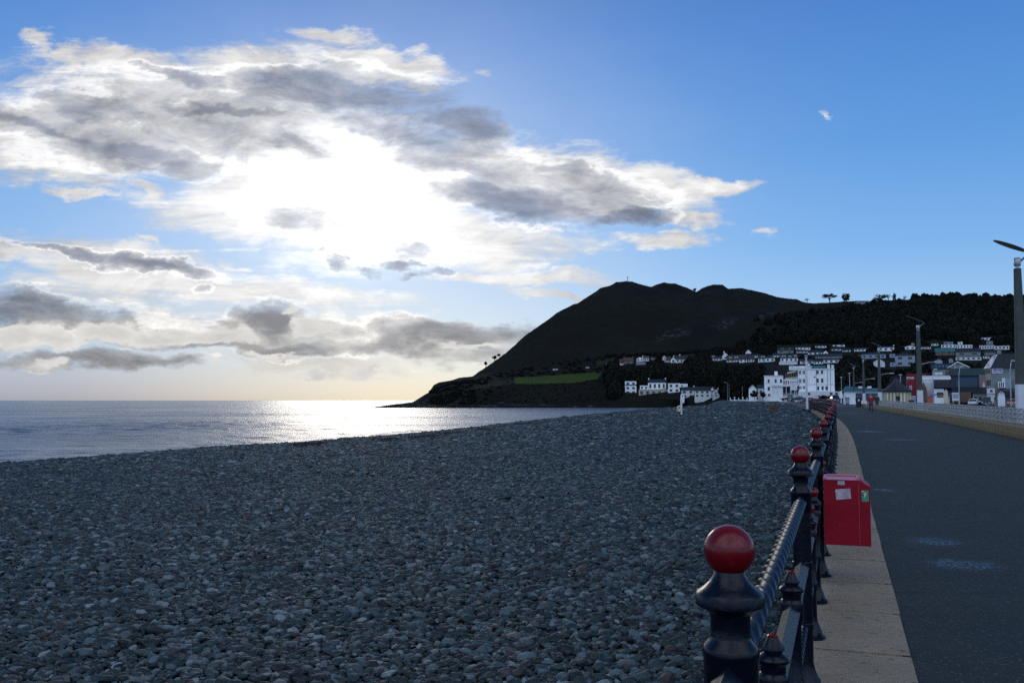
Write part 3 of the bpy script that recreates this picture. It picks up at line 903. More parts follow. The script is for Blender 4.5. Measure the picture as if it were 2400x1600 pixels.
L1 = lamp_post(40.0, 2393, 'nearest tapered concrete lamp post with white base, cut by the right frame edge')
lamp_post(78.0, 2154.5, 'tapered concrete lamp post in front of the red building', L1)
lamp_post(117.0, 2060.5, 'tapered concrete lamp post just behind the striped kiosk', L1)
lamp_post(152.0, 2023.5, 'tapered concrete lamp post behind the black litter bin', L1)
lamp_post(190.0, 2000.5, 'farthest tapered concrete lamp post, beside the blue grey bin', L1)

# ------------------------------------------------------------------ things standing on the beach
def beach_xyz(x, y):
    x0, x1 = Xb(y), Xc(y)
    s = (x0-x)/(x0-x1) if x > x1 else 1 + (x1-x)/min(14, 5+.1*y)
    return beach_pt(y, max(0, s))[2]
def beach_hit(px, py):
    a, b = ray(px, py); Y = 4.0
    while Y < 640:
        if H + b*Y <= beach_xyz(a*Y, Y): break
        Y += .05 + Y*.002
    return Vector((a*Y, Y, H + b*Y))

def lifebuoy_post():
    p = beach_hit(1597, 975); s = p.y/F
    t = thing('lifebuoy_post', 'white post with a pale yellow lifebuoy box on the open beach', 'lifebuoy post', p)
    h = 41*s
    mb = MB(); mb.prism([(-2*s, -2*s), (2*s, -2*s), (2*s, 2*s), (-2*s, 2*s)], 'z', -.5, h); mb.build('post', M['polewhite'], t, bevel=.02)
    # horseshoe housing with a ring inside
    cx, cz, rr = -5.2*s, 17.5*s, 4.6*s
    pts = [(cx + rr*.9*math.cos(a), -.05, cz + rr*1.25*math.sin(a)) for a in [2*math.pi*k/20 for k in range(21)]]
    mb = MB(); mb.tube(pts, .09, 8); mb.build('ring', M['buoy'], t, True)
    mb = MB(); mb.lathe([(.01, -.06), (rr*.85, -.06), (rr*.9, -.02), (rr*.9, .06), (.01, .06)], 20)
    o = mb.build('housing', M['buoy'], t); o.location = (cx, .06, cz); o.rotation_euler = (R(90), 0, 0); o.scale = (1, 1.25, 1)
    mb = MB(); mb.box(cx, 0, .02, .08, cz-.05, cz+.05); mb.build('bracket', M['steel'], t)
lifebuoy_post()

def tall_white_pole():
    p = beach_hit(1892, 963.5); s = p.y/F
    t = thing('white_lamp_pole', 'tall slim white lamp pole at the beach edge before the hotel', 'lamp pole', p)
    h = 127*s
    MB().lathe([(.16, -.5), (.15, .3), (.12, h*.3), (.085, h), (.03, h+.02)], 14).build('pole', M['polewhite'], t, True)
    mb = MB(); mb.tube([(-4.5*s, 0, h-1.5*s), (0, 0, h-.8*s), (3.5*s, 0, h-1.2*s)], .05, 6); mb.build('crossarm', M['polewhite'], t)
    mb = MB(); mb.lathe([(.05, h), (.22, h+.06), (.24, h+.18), (.10, h+.30), (.03, h+.32)], 12); mb.build('lantern', M['steel'], t, True)
tall_white_pole()

def steps_handrail():
    Y = 97.0
    a = P(1899.5, 968, Y); b = Vector((Xf(Y) - .2, Y + 1.2, g(Y)))
    t = thing('steps_handrail', 'dark post and rail barrier running from the railing down to the beach', 'handrail', a)
    h = 29*Y/F; e = b - a
    MB().box(-.09, .09, -.09, .09, -.6, h).build('post', M['wood'], t)
    MB().lathe([(.10, h), (.10, h+.06), (.03, h+.11)], 8).build('post_cap', M['rust'], t)
    for f0, f1 in ((.52, .75), (.27, .45)):
        MB().tube([(0, 0, h*f0), (e.x*.5, e.y*.5, h*(f0+f1)/2+e.z*.3), (e.x, e.y, h*f1 + e.z*.45)], .055, 6).build('rail', M['wood'], t)
steps_handrail()

def rusty_box():
    p = beach_hit(1814.5, 966); s = p.y/F
    t = thing('steel_crate', 'rusty brown two part crate standing alone on the pebbles', 'crate', p)
    w = 9*s; h = 17.5*s
    for k, x in enumerate((-w, .25*s)):
        mb = MB(); mb.box(x, x + w - .25*s, 0, w, -.3, h*(1 - .02*k)); o = mb.build('panel', M['crate'], t, bevel=.02)
        mb = MB()
        for j in range(4): mb.box(x+.03, x+w-.25*s-.03, -.03, .005, h*(.12+.22*j), h*(.16+.22*j))
        mb.build('slat', M['wood'], o)
rusty_box()

def beach_marker():
    p = beach_hit(1794, 944); s = p.y/F
    t = thing('marker_post', 'short pale yellow marker post on the far pebbles', 'marker post', p)
    MB().lathe([(1.1*s, -.4), (1.1*s, 12*s), (.2*s, 13.5*s)], 10).build('post', M['buoy'], t, True)
    MB().box(-2.2*s, 2.2*s, -1.3*s, -1.1*s, 8.5*s, 11.5*s).build('plate', M['polewhite'], t)
beach_marker()

def boulder_mesh(seed, k=1.0):
    bm = bmesh.new(); bmesh.ops.create_icosphere(bm, subdivisions=3, radius=1)
    for v in bm.verts:
        d = .35*mnoise.noise(v.co*1.3 + Vector((seed*3.1, seed, 0))) + .18*mnoise.noise(v.co*3.1 + Vector((0, seed*2, 1)))
        v.co *= 1 + d
        v.co.z *= .7
    me = bpy.data.meshes.new('boulder'); bm.to_mesh(me); bm.free(); me.materials.append(M['rock']); return me
def boulders():
    mes = [boulder_mesh(i) for i in range(5)]
    rr = random.Random(5)
    for i in range(24):
        px = 1395 + i*5.0 + rr.uniform(-2, 2)
        py = float(np.interp(px, [1395, 1440, 1515], [971.0, 970.5, 966.5])) + rr.uniform(-.6, .9)
        a, b = ray(px, py); Y = (ZC + .15 - H)/b
        s = Y/F*rr.uniform(2.4, 4.6)
        o = bpy.data.objects.new('boulder', mes[i % 5]); COL.objects.link(o)
        o.location = (a*Y, Y, ZC + .05); o.scale = (s*rr.uniform(.9, 1.5), s, s*rr.uniform(.8, 1.3)); o.rotation_euler = (0, 0, rr.uniform(0, 6))
        tag(o, 'dark rock in the low line of boulders at the water edge', 'boulder', 'boulders lying at the water edge')
boulders()

def seaweed():
    mb = MB(); rr = random.Random(3)
    for (xa, ya, xb, yb, th) in ((712, 1046, 740, 1043, .4), (895, 1034, 925, 1031, .4), (970, 1029, 1035, 1022, .7), (1056, 1019, 1077, 1016, .6), (1120, 1009, 1157, 1005.5, .8), (1225, 995, 1290, 991.5, 1.0), (1290, 990.5, 1342, 986.5, 1.0), (1690, 965, 1705, 964, .6), (1590, 975, 1601, 974.5, .6)):
        for i in range(46):
            t = rr.random(); p = beach_hit(xa+(xb-xa)*t, ya+(yb-ya)*t + rr.gauss(0, .9))
            for q in range(3):
                a0 = rr.uniform(0, 6.28); L = rr.uniform(.15, .55)*th*1.6
                c = p + Vector((rr.gauss(0, .3), rr.gauss(0, .5)*th, .06))
                pts = [c + Vector((L*k*math.cos(a0+.5*math.sin(k*3)), L*k*math.sin(a0+.5*math.sin(k*3)), .05*math.sin(k*2.2+i))) for k in (0, .33, .66, 1)]
                mb.tube(pts, [.02, .07, .06, .015], 4)
    o = mb.build('seaweed', M['weed'])
    tag(o, 'dark strands of dried seaweed strewn along the beach crest', 'seaweed', kind='stuff')
seaweed()
# ------------------------------------------------------------------ houses and shops
RECTS = []                        # picture areas of buildings, kept clear of trees in front
def house(px0, px1, pyt, pyb, label, rh=0, roof='x', wall='white', rm='slate', win=(3, 1), chim=(), dorm=(), Y=None, D=None,
          cat='house', name='house', sink=4.0, group=None, over=.35, ww=.34, wh=.42, z=None):
    """px0..px1 x pyt..pyb: the front wall in the photograph, rh the roof height above it, all in photo pixels at distance Y"""
    xm = (px0+px1)/2
    if Y is None: Y = hill_hit(xm, pyb).y
    s = Y/F; W = (px1-px0)*s*1.0; h = (pyb-pyt)*s; r = rh*s
    o = P(xm, pyb, Y); D = D or max(5.0, min(W*.7, 11.0))
    th_ = math.atan(ray(xm, pyb)[0]); W *= math.cos(th_)
    t = thing(name, label, cat, o, -th_, group)
    mb = MB()
    if roof == 'f':
        mb.prism([(-W/2, -sink), (W/2, -sink), (W/2, h), (0, h+r*.96), (-W/2, h)], 'y', 0, D)
    elif roof == 'x':
        mb.prism([(0, -sink), (D, -sink), (D, h), (D/2, h+r*.96), (0, h)], 'x', -W/2, W/2)
    else:
        mb.box(-W/2, W/2, 0, D, -sink, h)
    w = mb.build('wall', M[wall], t)
    th = .22
    if roof == 'x':
        e = over; q = r/(D/2)*e
        mb = MB(); mb.prism([(-e, h-q), (D/2, h+r), (D+e, h-q), (D+e, h-q+th), (D/2, h+r+th), (-e, h-q+th)], 'x', -W/2-e, W/2+e)
        rf = mb.build('roof', M[rm], t)
    elif roof == 'f':
        e = over; q = r/(W/2)*e
        mb = MB(); mb.prism([(-W/2-e, h-q), (0, h+r), (W/2+e, h-q), (W/2+e, h-q+th), (0, h+r+th), (-W/2-e, h-q+th)], 'y', -e, D+e)
        rf = mb.build('roof', M[rm], t)
    elif roof == 'hip':
        e = over; k = min(D/2, W*.35)
        v = [(-W/2-e, -e, h), (W/2+e, -e, h), (W/2+e, D+e, h), (-W/2-e, D+e, h), (-W/2+k, D/2, h+r), (W/2-k, D/2, h+r)]
        rf = MB().add(v, [(3, 2, 1, 0), (0, 1, 5, 4), (1, 2, 5), (2, 3, 4, 5), (3, 0, 4)]).build('roof', M[rm], t)
    else:
        mb = MB(); mb.box(-W/2-.15, W/2+.15, -.15, D+.15, h, h+.28); rf = mb.build('roof', M[rm], t)
    nx, ny = win; nx = (nx*2 + 2)//3 if Y > 500 else nx
    for j in range(ny):
        if Y > 500 and nx > 1: wh_, ww_ = .55, .46
        else: wh_, ww_ = wh, ww
        for i in range(nx):
            ux = W/nx; uz = h/ny; cx = -W/2 + ux*(i+.5); cz = uz*(j+.52)
            a, b_ = ux*ww_/2, uz*wh_/2
            fr = MB().box(cx-a-.08, cx+a+.08, -.05, .02, cz-b_-.12, cz+b_+.08).build('window', M['frame'], t)
            MB().box(cx-a, cx+a, -.075, -.04, cz-b_, cz+b_).build('pane', M['glass'], fr)
    for c in chim:
        x = (c-.5)*W; cw = max(.45, .03*W)
        mb = MB(); mb.box(x-cw, x+cw, D/2-.35, D/2+.35, h, h+r+max(1.3, 3.2*s*1.0)); mb.box(x-cw-.08, x+cw+.08, D/2-.43, D/2+.43, h+r+max(1.3, 3.2*s)-.25, h+r+max(1.3, 3.2*s)-.02)
        mb.build('chimney', M['dullwhite' if wall in ('white', 'dullwhite') else wall], rf)
    for c, dw, dh in dorm:            # dormers: fraction along, width, height in photo pixels
        x = (c-.5)*W; a = dw*s/2; b_ = dh*s; z0 = h + .12*r
        mb = MB(); mb.prism([(x-a, z0), (x+a, z0), (x+a, z0+b_), (x-a, z0+b_)], 'y', D*.10, D*.45)
        d = mb.build('dormer', M[wall], rf)
        MB().box(x-a*.7, x+a*.7, D*.10-.04, D*.10+.01, z0+b_*.25, z0+b_*.85).build('pane', M['glass'], rf)
    RECTS.append((px0-1, px1+1, pyt-rh, pyb-.5, Y))
    return t, (W, h, r, D, s, o)

def hillside_houses():
    Hs = house
    # left cluster on the slope
    Hs(1453, 1470, 849, 854, 'low pale house front at the left end of the hillside road', 8, 'x', 'dullwhite', 'tile', (3, 1))
    Hs(1462, 1484, 845, 852, 'red roofed hillside house with two white chimneys and a small white gable', 7, 'x', 'brown', 'tile', (3, 1), (.05, .95))
    Hs(1492, 1508, 840, 847, 'white gabled hillside house with a reddish roof behind', 4, 'f', 'white', 'tile', (2, 1), (.9,))
    Hs(1509, 1521, 838, 846, 'reddish roofed house with pale upper windows on the slope', 4, 'x', 'dullwhite', 'tile', (3, 1))
    Hs(1491, 1513, 850, 855, 'pale flat roofed outbuilding below the white gabled hillside house', 0, 'flat', 'grey', 'dullwhite', (0, 1))
    Hs(1526, 1536, 839, 842, 'tiny pale hillside bungalow between the two red roofed groups', 2, 'x', 'dullwhite', 'tile', (2, 1))
    Hs(1553, 1561, 836, 848, 'tall narrow pale gable end of a red roofed hillside house', 3, 'f', 'dullwhite', 'tile', (1, 2))
    Hs(1561, 1571, 843, 849, 'low red roofed wing with pale wall on the slope', 7, 'x', 'dullwhite', 'tile', (2, 1))
    Hs(1572, 1584, 842, 850, 'white fronted hillside house with a rounded dark porch and bright chimney', 6, 'f', 'white', 'slate', (1, 1), (.6,), ww=.4, wh=.7)
    Hs(1584, 1611, 841, 849.5, 'long dark roofed hillside house with white framed windows right of the white porch', 8, 'x', 'dullwhite', 'slate', (4, 1), (.35,))
    # centre rows
    Hs(1667, 1677, 838.5, 845, 'small white house with white upper gable at the left end of the upper estate', 6, 'x', 'white', 'slate', (2, 1), dorm=((.5, 5, 4),))
    Hs(1678, 1692, 839, 845, 'white bungalow set back beside the tall white gable', 4, 'x', 'dullwhite', 'slate', (3, 1))
    Hs(1692, 1709, 834, 842, 'steep white gabled house with two tall white chimneys on the estate', 8, 'f', 'white', 'slate', (1, 1), (.3,))
    Hs(1703, 1719, 842.5, 848.5, 'white bungalow with one pale dormer, left of its row', 10, 'x', 'dullwhite', 'slate', (2, 1), dorm=((.55, 6, 5),))
    Hs(1720, 1732, 842, 848, 'white bungalow with a bright dormer in the lower estate row', 10, 'x', 'white', 'slate', (2, 1), dorm=((.5, 7, 5),))
    Hs(1733, 1751, 841, 849, 'wide white bungalow with plain dark roof in the lower estate row', 10, 'x', 'white', 'slate', (2, 1), ww=.3)
    Hs(1754, 1768, 840.5, 848, 'white bungalow half hidden by a round dark bush', 9, 'x', 'dullwhite', 'slate', (2, 1))
    Hs(1747, 1761, 826, 828.5, 'broad bright white gable standing alone high on the estate', 7, 'f', 'white', 'slate', (0, 1))
    Hs(1768, 1785, 833, 837.5, 'white upper wall of a dark hip roofed house in the middle row', 4, 'hip', 'white', 'slate', (3, 1))
    Hs(1777, 1793, 839.5, 848.5, 'white house under a wide dark roof with one dormer, middle of the lower row', 7, 'x', 'white', 'slate', (2, 1), dorm=((.7, 8, 4),))
    Hs(1794, 1816, 839, 847.5, 'large white fronted house with dark hipped roof, lower row right', 7, 'hip', 'white', 'slate', (3, 1), ww=.3)
    Hs(1811, 1829, 832, 836.5, 'white walled house just above the large hipped roof', 4, 'x', 'white', 'slate', (4, 1))
    Hs(1829, 1870, 838.5, 847.5, 'long white terrace with bay windows and three dormers above the hotel', 9, 'x', 'white', 'slate', (5, 1), dorm=((.2, 8, 5), (.55, 6, 4), (.85, 6, 5)))
    Hs(1826, 1869, 848, 854.5, 'long plain white garden wall building under the bay windowed terrace', 0, 'flat', 'dullwhite', 'dullwhite', (0, 1), D=3)
    Hs(1822, 1860, 821, 828, 'dark roofed house with two small round white dormers', 6, 'x', 'grey', 'slate', (2, 1), dorm=((.3, 6, 5), (.75, 5, 5)))
    Hs(1865, 1899, 814, 819, 'long flat white bungalow at the top of the estate', 1.5, 'x', 'white', 'slate', (5, 1))
    Hs(1867, 1893, 823, 827, 'pale bungalow below the long flat white one', 3, 'x', 'dullwhite', 'slate', (4, 1))
    Hs(1894, 1927, 825.5, 830.5, 'white bungalow with angled dark roofs in the upper row', 4, 'x', 'white', 'slate', (4, 1))
    Hs(1929, 1941, 826, 831, 'white gable with rounded window amid dark roofs', 5, 'f', 'white', 'slate', (1, 1))
    Hs(1910, 1974, 834.5, 839, 'long dark roofed terrace with a line of white windows', 6, 'x', 'grey', 'slate', (8, 1), ww=.6)
    Hs(1875, 1906, 845.5, 852, 'cream bungalow directly behind the hotel chimneys', 4, 'x', 'dullwhite', 'slate', (3, 1))
    Hs(1907, 1929, 846.5, 853, 'white bungalow with dark garage doors behind the hotel', 4, 'x', 'white', 'slate', (4, 1))
    Hs(1930, 1967, 843, 850, 'broad white bungalow with shallow gable right above the hotel', 4, 'x', 'white', 'slate', (4, 1))
    Hs(1910, 1937, 810.5, 814.5, 'thin white bungalow on the highest row, left of the field', 1.5, 'x', 'white', 'slate', (4, 1))
    Hs(1952, 1980, 808, 811.5, 'thin white bungalow with two white blocks at the top of the slope', 1.5, 'flat', 'white', 'slate', (3, 1))
    Hs(1949, 1971, 817.5, 821.5, 'pale bungalow under the topmost thin white one', 2, 'x', 'dullwhite', 'slate', (3, 1))
    Hs(1974, 1994, 820, 824, 'pale bungalow beside the green field edge', 2.5, 'x', 'dullwhite', 'slate', (3, 1))
    # right hand slope
    Hs(2002, 2035, 818, 823, 'low white bungalow left of the arched white house', 3, 'x', 'white', 'slate', (5, 1))
    Hs(2057, 2096, 814, 822.5, 'white house with arched windows and one tall white chimney', 3, 'x', 'white', 'slate', (4, 1), (.97,))
    Hs(2121, 2145, 812, 818.5, 'white bungalow with one small gable behind the kiosk lamp', 3, 'f', 'white', 'slate', (3, 1))
    Hs(2136, 2146, 804, 809, 'small square white upper storey behind the second lamp post', 1, 'flat', 'white', 'slate', (1, 1))
    Hs(2154, 2182, 813, 817.5, 'long low white bungalow right of the second lamp post', 1.5, 'x', 'dullwhite', 'slate', (5, 1))
    Hs(2019, 2076, 830, 840, 'wide pale blue bungalow with curved bay and dark roof', 4, 'hip', 'bluegrey', 'slate', (5, 1))
    Hs(2085, 2098, 829, 838, 'pale blue side wing left of the tall blue grey house', 2, 'flat', 'bluegrey', 'slate', (1, 1))
    Hs(2098, 2145, 833, 858, 'tall blue grey house with two lit upper windows and white door', 6, 'hip', 'bluegrey', 'slate', (2, 2), ww=.25, wh=.4)
    Hs(2047, 2074, 848, 860, 'white gabled cottage among the bushes behind the third lamp', 9, 'f', 'dullwhite', 'slate', (0, 1))
    Hs(2086, 2099, 849, 859, 'small pale blue shed house left of the tall blue grey house', 1, 'flat', 'bluegrey', 'slate', (1, 1))
    Hs(2183, 2199, 805, 810, 'pair of tiny white houses at the top right of the slope', 1.5, 'x', 'white', 'slate', (3, 1))
    Hs(2206, 2242, 807.5, 814.5, 'white house with glazed upper storey on the right slope', 1, 'flat', 'white', 'slate', (5, 1))
    Hs(2212, 2234, 801, 807.5, 'pale blue set back upper floor of the glazed white house', 1, 'flat', 'bluegrey', 'slate', (3, 1), Y=None)
    Hs(2243, 2279, 808, 816, 'modern white house with a row of dark upright windows and square tower', 1, 'flat', 'white', 'slate', (7, 1), ww=.35, wh=.6)
    Hs(2245, 2256, 801, 808, 'square white tower room on the modern white house', .8, 'flat', 'white', 'slate', (1, 1))
    Hs(2192, 2240, 824, 833, 'brown house under a teal roof with small lit windows', 9, 'x', 'brown', 'teal', (4, 1), ww=.25)
    Hs(2240, 2298, 824, 834.5, 'dark roofed house with three very wide white framed windows', 9, 'x', 'grey', 'slate', (3, 1), ww=.75, wh=.8)
    Hs(2240, 2300, 836, 844, 'long white fronted row with a red door under the wide windowed house', 1, 'flat', 'dullwhite', 'slate', (7, 1))
    Hs(2295, 2331, 809, 818, 'white house clad in upright panels below the topmost flat roof', 1, 'flat', 'dullwhite', 'slate', (9, 1), ww=.25, wh=.7)
    Hs(2312, 2327, 799.5, 808, 'square pale house block between panelled house and flat roofed one', 1, 'flat', 'bluegrey', 'slate', (2, 1))
    Hs(2300, 2328, 791, 797, 'flat roofed white house at the very top of the right slope', 1, 'flat', 'white', 'slate', (4, 1))
    Hs(2331, 2366, 810, 819, 'pale panelled house partly behind the chimneyed takeaway roof', 1, 'flat', 'dullwhite', 'slate', (6, 1))
    Hs(2352, 2366, 792, 796, 'tiny house with two lit windows beside the nearest lamp post', 2, 'x', 'grey', 'slate', (2, 1), ww=.5)
    Hs(2307, 2333, 825, 832, 'house with five narrow white windows behind the takeaway roof', 4, 'x', 'grey', 'slate', (5, 1), ww=.55, wh=.85)
    Hs(2304, 2319, 834, 840, 'white fronted bungalow left of the takeaway roof ridge', 2, 'x', 'white', 'slate', (2, 1))
    Hs(2192, 2209, 845, 852, 'small dark gabled house above the big grey gable building', 5, 'f', 'bluegrey', 'slate', (2, 1))
    Hs(2224, 2234, 842, 850, 'narrow white trimmed gable above the big grey gable building', 4, 'f', 'bluegrey', 'slate', (1, 1))
hillside_houses()

def bay_houses():
    Hs = house
    t, q = Hs(1465, 1491.5, 894, 924.5, 'cube shaped white three storey house with a green roof terrace, alone left', 1, 'flat', 'white', 'white', (2, 3), Y=757, ww=.38, wh=.42, sink=6)
    W, h, r, D, s, o = q
    MB().box(-W/2-.1, W/2+.1, -.25, -.08, h*.70, h*.78).build('terrace_screen', M['teal'], t)
    t, q = Hs(1519, 1561, 896, 913, 'large white house with a long dark roof above the beige wall', 7, 'x', 'white', 'slate', (5, 1), (.04, .98), Y=756, D=10, wh=.35)
    Hs(1500, 1519, 904, 913, 'stepped white terrace wing left of the large white house', 1, 'flat', 'white', 'white', (2, 1), Y=755)
    Hs(1497, 1567, 913, 928, 'long beige stone wall building facing the bay', 1, 'flat', 'beige', 'beige', (7, 1), Y=750, ww=.25, wh=.3, D=6)
    t, q = Hs(1566, 1593.5, 899, 930.5, 'modern white house with stacked glazed floors and a jutting upper block', .8, 'flat', 'white', 'white', (2, 3), Y=745, ww=.7, wh=.3)
    W, h, r, D, s, o = q
    MB().box(W/2-1.0, W/2+18*s, -1.0, 8, h-8.5*s, h-.05).build('upper_block', M['white'], t)
    MB().box(W/2+3*s, W/2+7*s, -1.06, -.98, h-6*s, h-3*s).build('pane', M['glass'], t)
    Hs(1597, 1627, 914, 933, 'pale two storey cottage with dark slate roof near the beach head', 7, 'x', 'dullwhite', 'slate', (3, 2), (1.0,), Y=729, ww=.4, wh=.35)
    Hs(1595, 1604, 924, 931.5, 'small black and white timbered gable in front of the pale cottage', 5, 'f', 'white', 'slate', (1, 1), Y=722, D=4, ww=.3)
    t, q = Hs(1628, 1676, 915, 931, 'long pale cottage row with two white gabled dormers in its dark roof', 9, 'x', 'dullwhite', 'slate', (5, 2), Y=708, ww=.35, wh=.3)
    W, h, r, D, s, o = q
    for k, x in enumerate((.37, .66)):
        MB().prism([(x*W-3*s, h-1*s), (x*W+3*s, h-1*s), (x*W+3*s, h+3*s), (x*W, h+7.5*s), (x*W-3*s, h+3*s)], 'y', -.3, 3).build('gabled_dormer', M['white'], t)
    Hs(1670, 1686, 917, 930, 'narrow pale gabled end cottage beside the long cottage row', 6, 'f', 'dullwhite', 'slate', (1, 2), Y=700)
    # low white balustrade at the beach head
    b = P(1712, 937.5, 430); e = P(1832, 936.5, 415); s = 430/F
    t = thing('white_balustrade', 'low white wall with short white piers at the head of the beach', 'wall', b)
    d = e - b
    mb = MB(); L = d.length; n = 12
    mb.box(0, L, -.3, .3, -2, 1.1*s); o = mb.build('wall_base', M['dullwhite'], t)
    rr = random.Random(8)
    for i in range(n+1):
        x = L*i/n; hh = rr.uniform(4.5, 7.5)*s
        MB().lathe([(.9*s, -.2), (.9*s, hh*.8), (1.3*s, hh*.84), (1.3*s, hh), (.3*s, hh*1.1)], 8, (x, 0, 0)).build('pier', M['white'], t)
    t.rotation_euler = (0, 0, math.atan2(d.y, d.x))
bay_houses()

def opening(t, x0, x1, z0, z1, y=0.0, frame=True, nm='window', mat='glass'):
    if frame:
        f = MB().box(x0-.10, x1+.10, y-.05, y+.02, z0-.14, z1+.08).build(nm, M['frame'], t)
        MB().box(x0, x1, y-.08, y-.03, z0, z1).build('pane', M[mat], f); return f
    return MB().box(x0, x1, y-.06, y+.02, z0, z1).build(nm, M[mat], t)

def hotel():
    Y = 365.0; s = Y/F
    o = P(1891, 928, Y)
    t = thing('hotel', 'large white four storey hotel with bay tower and dormered wing', 'hotel', o, -.31); t.scale = (.953, 1, 1)
    X = lambda px: (px-1891)*s; Z = lambda py: (928-py)*s
    # main block, its gable end towards the walk
    MB().box(X(1891), X(1956), 0, 14, -2, Z(866)).build('wall', M['white'], t)
    mb = MB()
    mb.box(X(1889.5), X(1957), -.25, 14.2, Z(866), Z(863.8)); mb.box(X(1890), X(1956.6), -.12, 14.1, Z(900.8), Z(899.8)); mb.box(X(1890), X(1956.6), -.12, 14.1, Z(917.2), Z(916))
    mb.build('cornice', M['dullwhite'], t)
    for (px, w) in ((1917, 5.2), (1927.5, 5.2)):
        for (a, b) in ((876.5, 868), (896.5, 887)): opening(t, X(px-w/2), X(px+w/2), Z(a), Z(b), frame=False)
    for px in (1918, 1928, 1937): opening(t, X(px-2.4), X(px+2.4), Z(914), Z(905), frame=False)
    for px in (1914, 1940, 1947):
        mb = MB(); mb.tube([(X(px), -.10, Z(917)), (X(px), -.10, Z(867))], .07, 6); mb.build('drain_pipe', M['grey'], t)
    # attic above the parapet
    MB().box(X(1850), X(1904), 6, 15, Z(866), Z(856)).build('attic', M['dullwhite'], t)
    r = MB().prism([(3, Z(864)), (8, Z(855.5)), (13, Z(864))], 'x', X(1905), X(1938)).build('roof', M['teal'], t)
    for px, a, b in ((1944, 864, 853), (1953, 864, 854.5), (1897, 856, 851.5)):
        MB().box(X(px-3), X(px+3), 5, 8, Z(a), Z(b)).build('chimney', M['dullwhite'], r)
    # bay tower
    mb = MB(); w = X(1891)-X(1871); c = (X(1871)+X(1891))/2
    prof = [(X(1871), 1.5), (X(1874), -1.2), (X(1888), -1.2), (X(1890.8), 1.5), (X(1890.8), 9), (X(1871), 9)]
    mb.prism(prof, 'z', -2, Z(865)); b = mb.build('bay_tower', M['white'], t)
    mb = MB(); mb.prism([(x*1.0 + (-.3 if x < c else .3)*0 , y-.2) for x, y in prof], 'z', Z(865), Z(863)); mb.build('bay_parapet', M['dullwhite'], b)
    for (a, q) in ((877, 868.5), (897, 888), (911.5, 905)):
        for px in (1876.5, 1885):
            for k in (-1.5, 1.5): opening(b, X(px+k)-.17, X(px+k)+.17, Z(a), Z(q), -1.2, frame=False)
    # dormered wing turning away behind, its flank towards the sea
    p0 = Vector((X(1871), 5, 0)); p1 = Vector((X(1836), 34, 0))
    d = (p1-p0); L = d.length; rz = math.atan2(d.y, d.x)
    wing = MB(); wing.box(0, L, -9, 0, -2, Z(886)); wo = wing.build('dormered_wing', M['white'], t); wo.location = p0; wo.rotation_euler = (0, 0, rz)
    rf = MB(); rf.prism([(0, Z(886)), (-1.2, Z(866)), (-5, Z(862)), (-9, Z(886))], 'x', 0, L); ro = rf.build('mansard_roof', M['cream'], t); ro.location = p0; ro.rotation_euler = (0, 0, rz)  # cream puts the warm side light into the roof colour
    for k in range(6):
        x = L*(.1+.15*k)
        dm = MB(); dm.prism([(x-.9, Z(880)), (x+.9, Z(880)), (x+.9, Z(873)), (x+.45, Z(870.5)), (x-.45, Z(870.5)), (x-.9, Z(873))], 'y', -.9, .35)
        dd = dm.build('dormer', M['slate'], t); dd.location = p0; dd.rotation_euler = (0, 0, rz)
    for k in range(9):
        x = L*(.06+.11*k)
        w = MB().box(x-.5, x+.5, -.02, .06, Z(898), Z(889)).build('window', M['glass'], t); w.location = p0; w.rotation_euler = (0, 0, rz)
    # verandah wing
    MB().box(X(1828), X(1871), 2, 12, -2, Z(902)).build('verandah_wing', M['white'], t)
    MB().box(X(1808), X(1871), -1.5, 2, Z(905.5), Z(901)).build('verandah_roof', M['dullwhite'], t)
    MB().box(X(1812), X(1870), .8, 1.9, Z(920), Z(906)).build('verandah_recess', M['black'], t)
    for px in (1812, 1822, 1832, 1843, 1853, 1863):
        MB().box(X(px)-.09, X(px)+.09, -1.4, -1.2, Z(923), Z(905.5)).build('verandah_post', M['frame'], t)
    for px in (1833, 1838, 1843, 1848, 1853):
        opening(t, X(px-1.2), X(px+1.2), Z(899.8), Z(891), 1.95, frame=False)
    MB().box(X(1830), X(1868), 2, 3, Z(902), Z(888)).build('upper_storey', M['white'], t)
    # left block
    lb = MB().box(X(1791), X(1835), -1, 11, -2, Z(881)).build('left_block', M['white'], t)
    mb = MB(); mb.box(X(1790), X(1835.6), -1.2, 11.2, Z(881), Z(879.3)); mb.box(X(1790.5), X(1835.3), -1.12, 11.1, Z(897.3), Z(896.3)); mb.build('string_course', M['dullwhite'], lb)
    for px in (1801.5, 1818.5, 1831):
        opening(lb, X(px-2.4), X(px+2.4), Z(896), Z(888), -1.0, frame=False)
    opening(lb, X(1799), X(1804.5), Z(915), Z(906), -1.0, frame=False); opening(lb, X(1800), X(1805), Z(928), Z(922.5), -1.0, frame=False)
    MB().box(X(1815), X(1822.5), 3, 5, Z(881), Z(869)).build('chimney', M['white'], lb)
    # ground floor annexe running along the front
    an = MB().box(X(1871), X(1972), -3.5, 0, -2, Z(917.5)).build('annexe', M['dullwhite'], t)
    for px in (1896, 1947, 1959): opening(an, X(px-3), X(px+3), Z(925.5), Z(920), -3.5, frame=False)
    RECTS.append((1788, 1973, 853, 929, Y))
hotel()

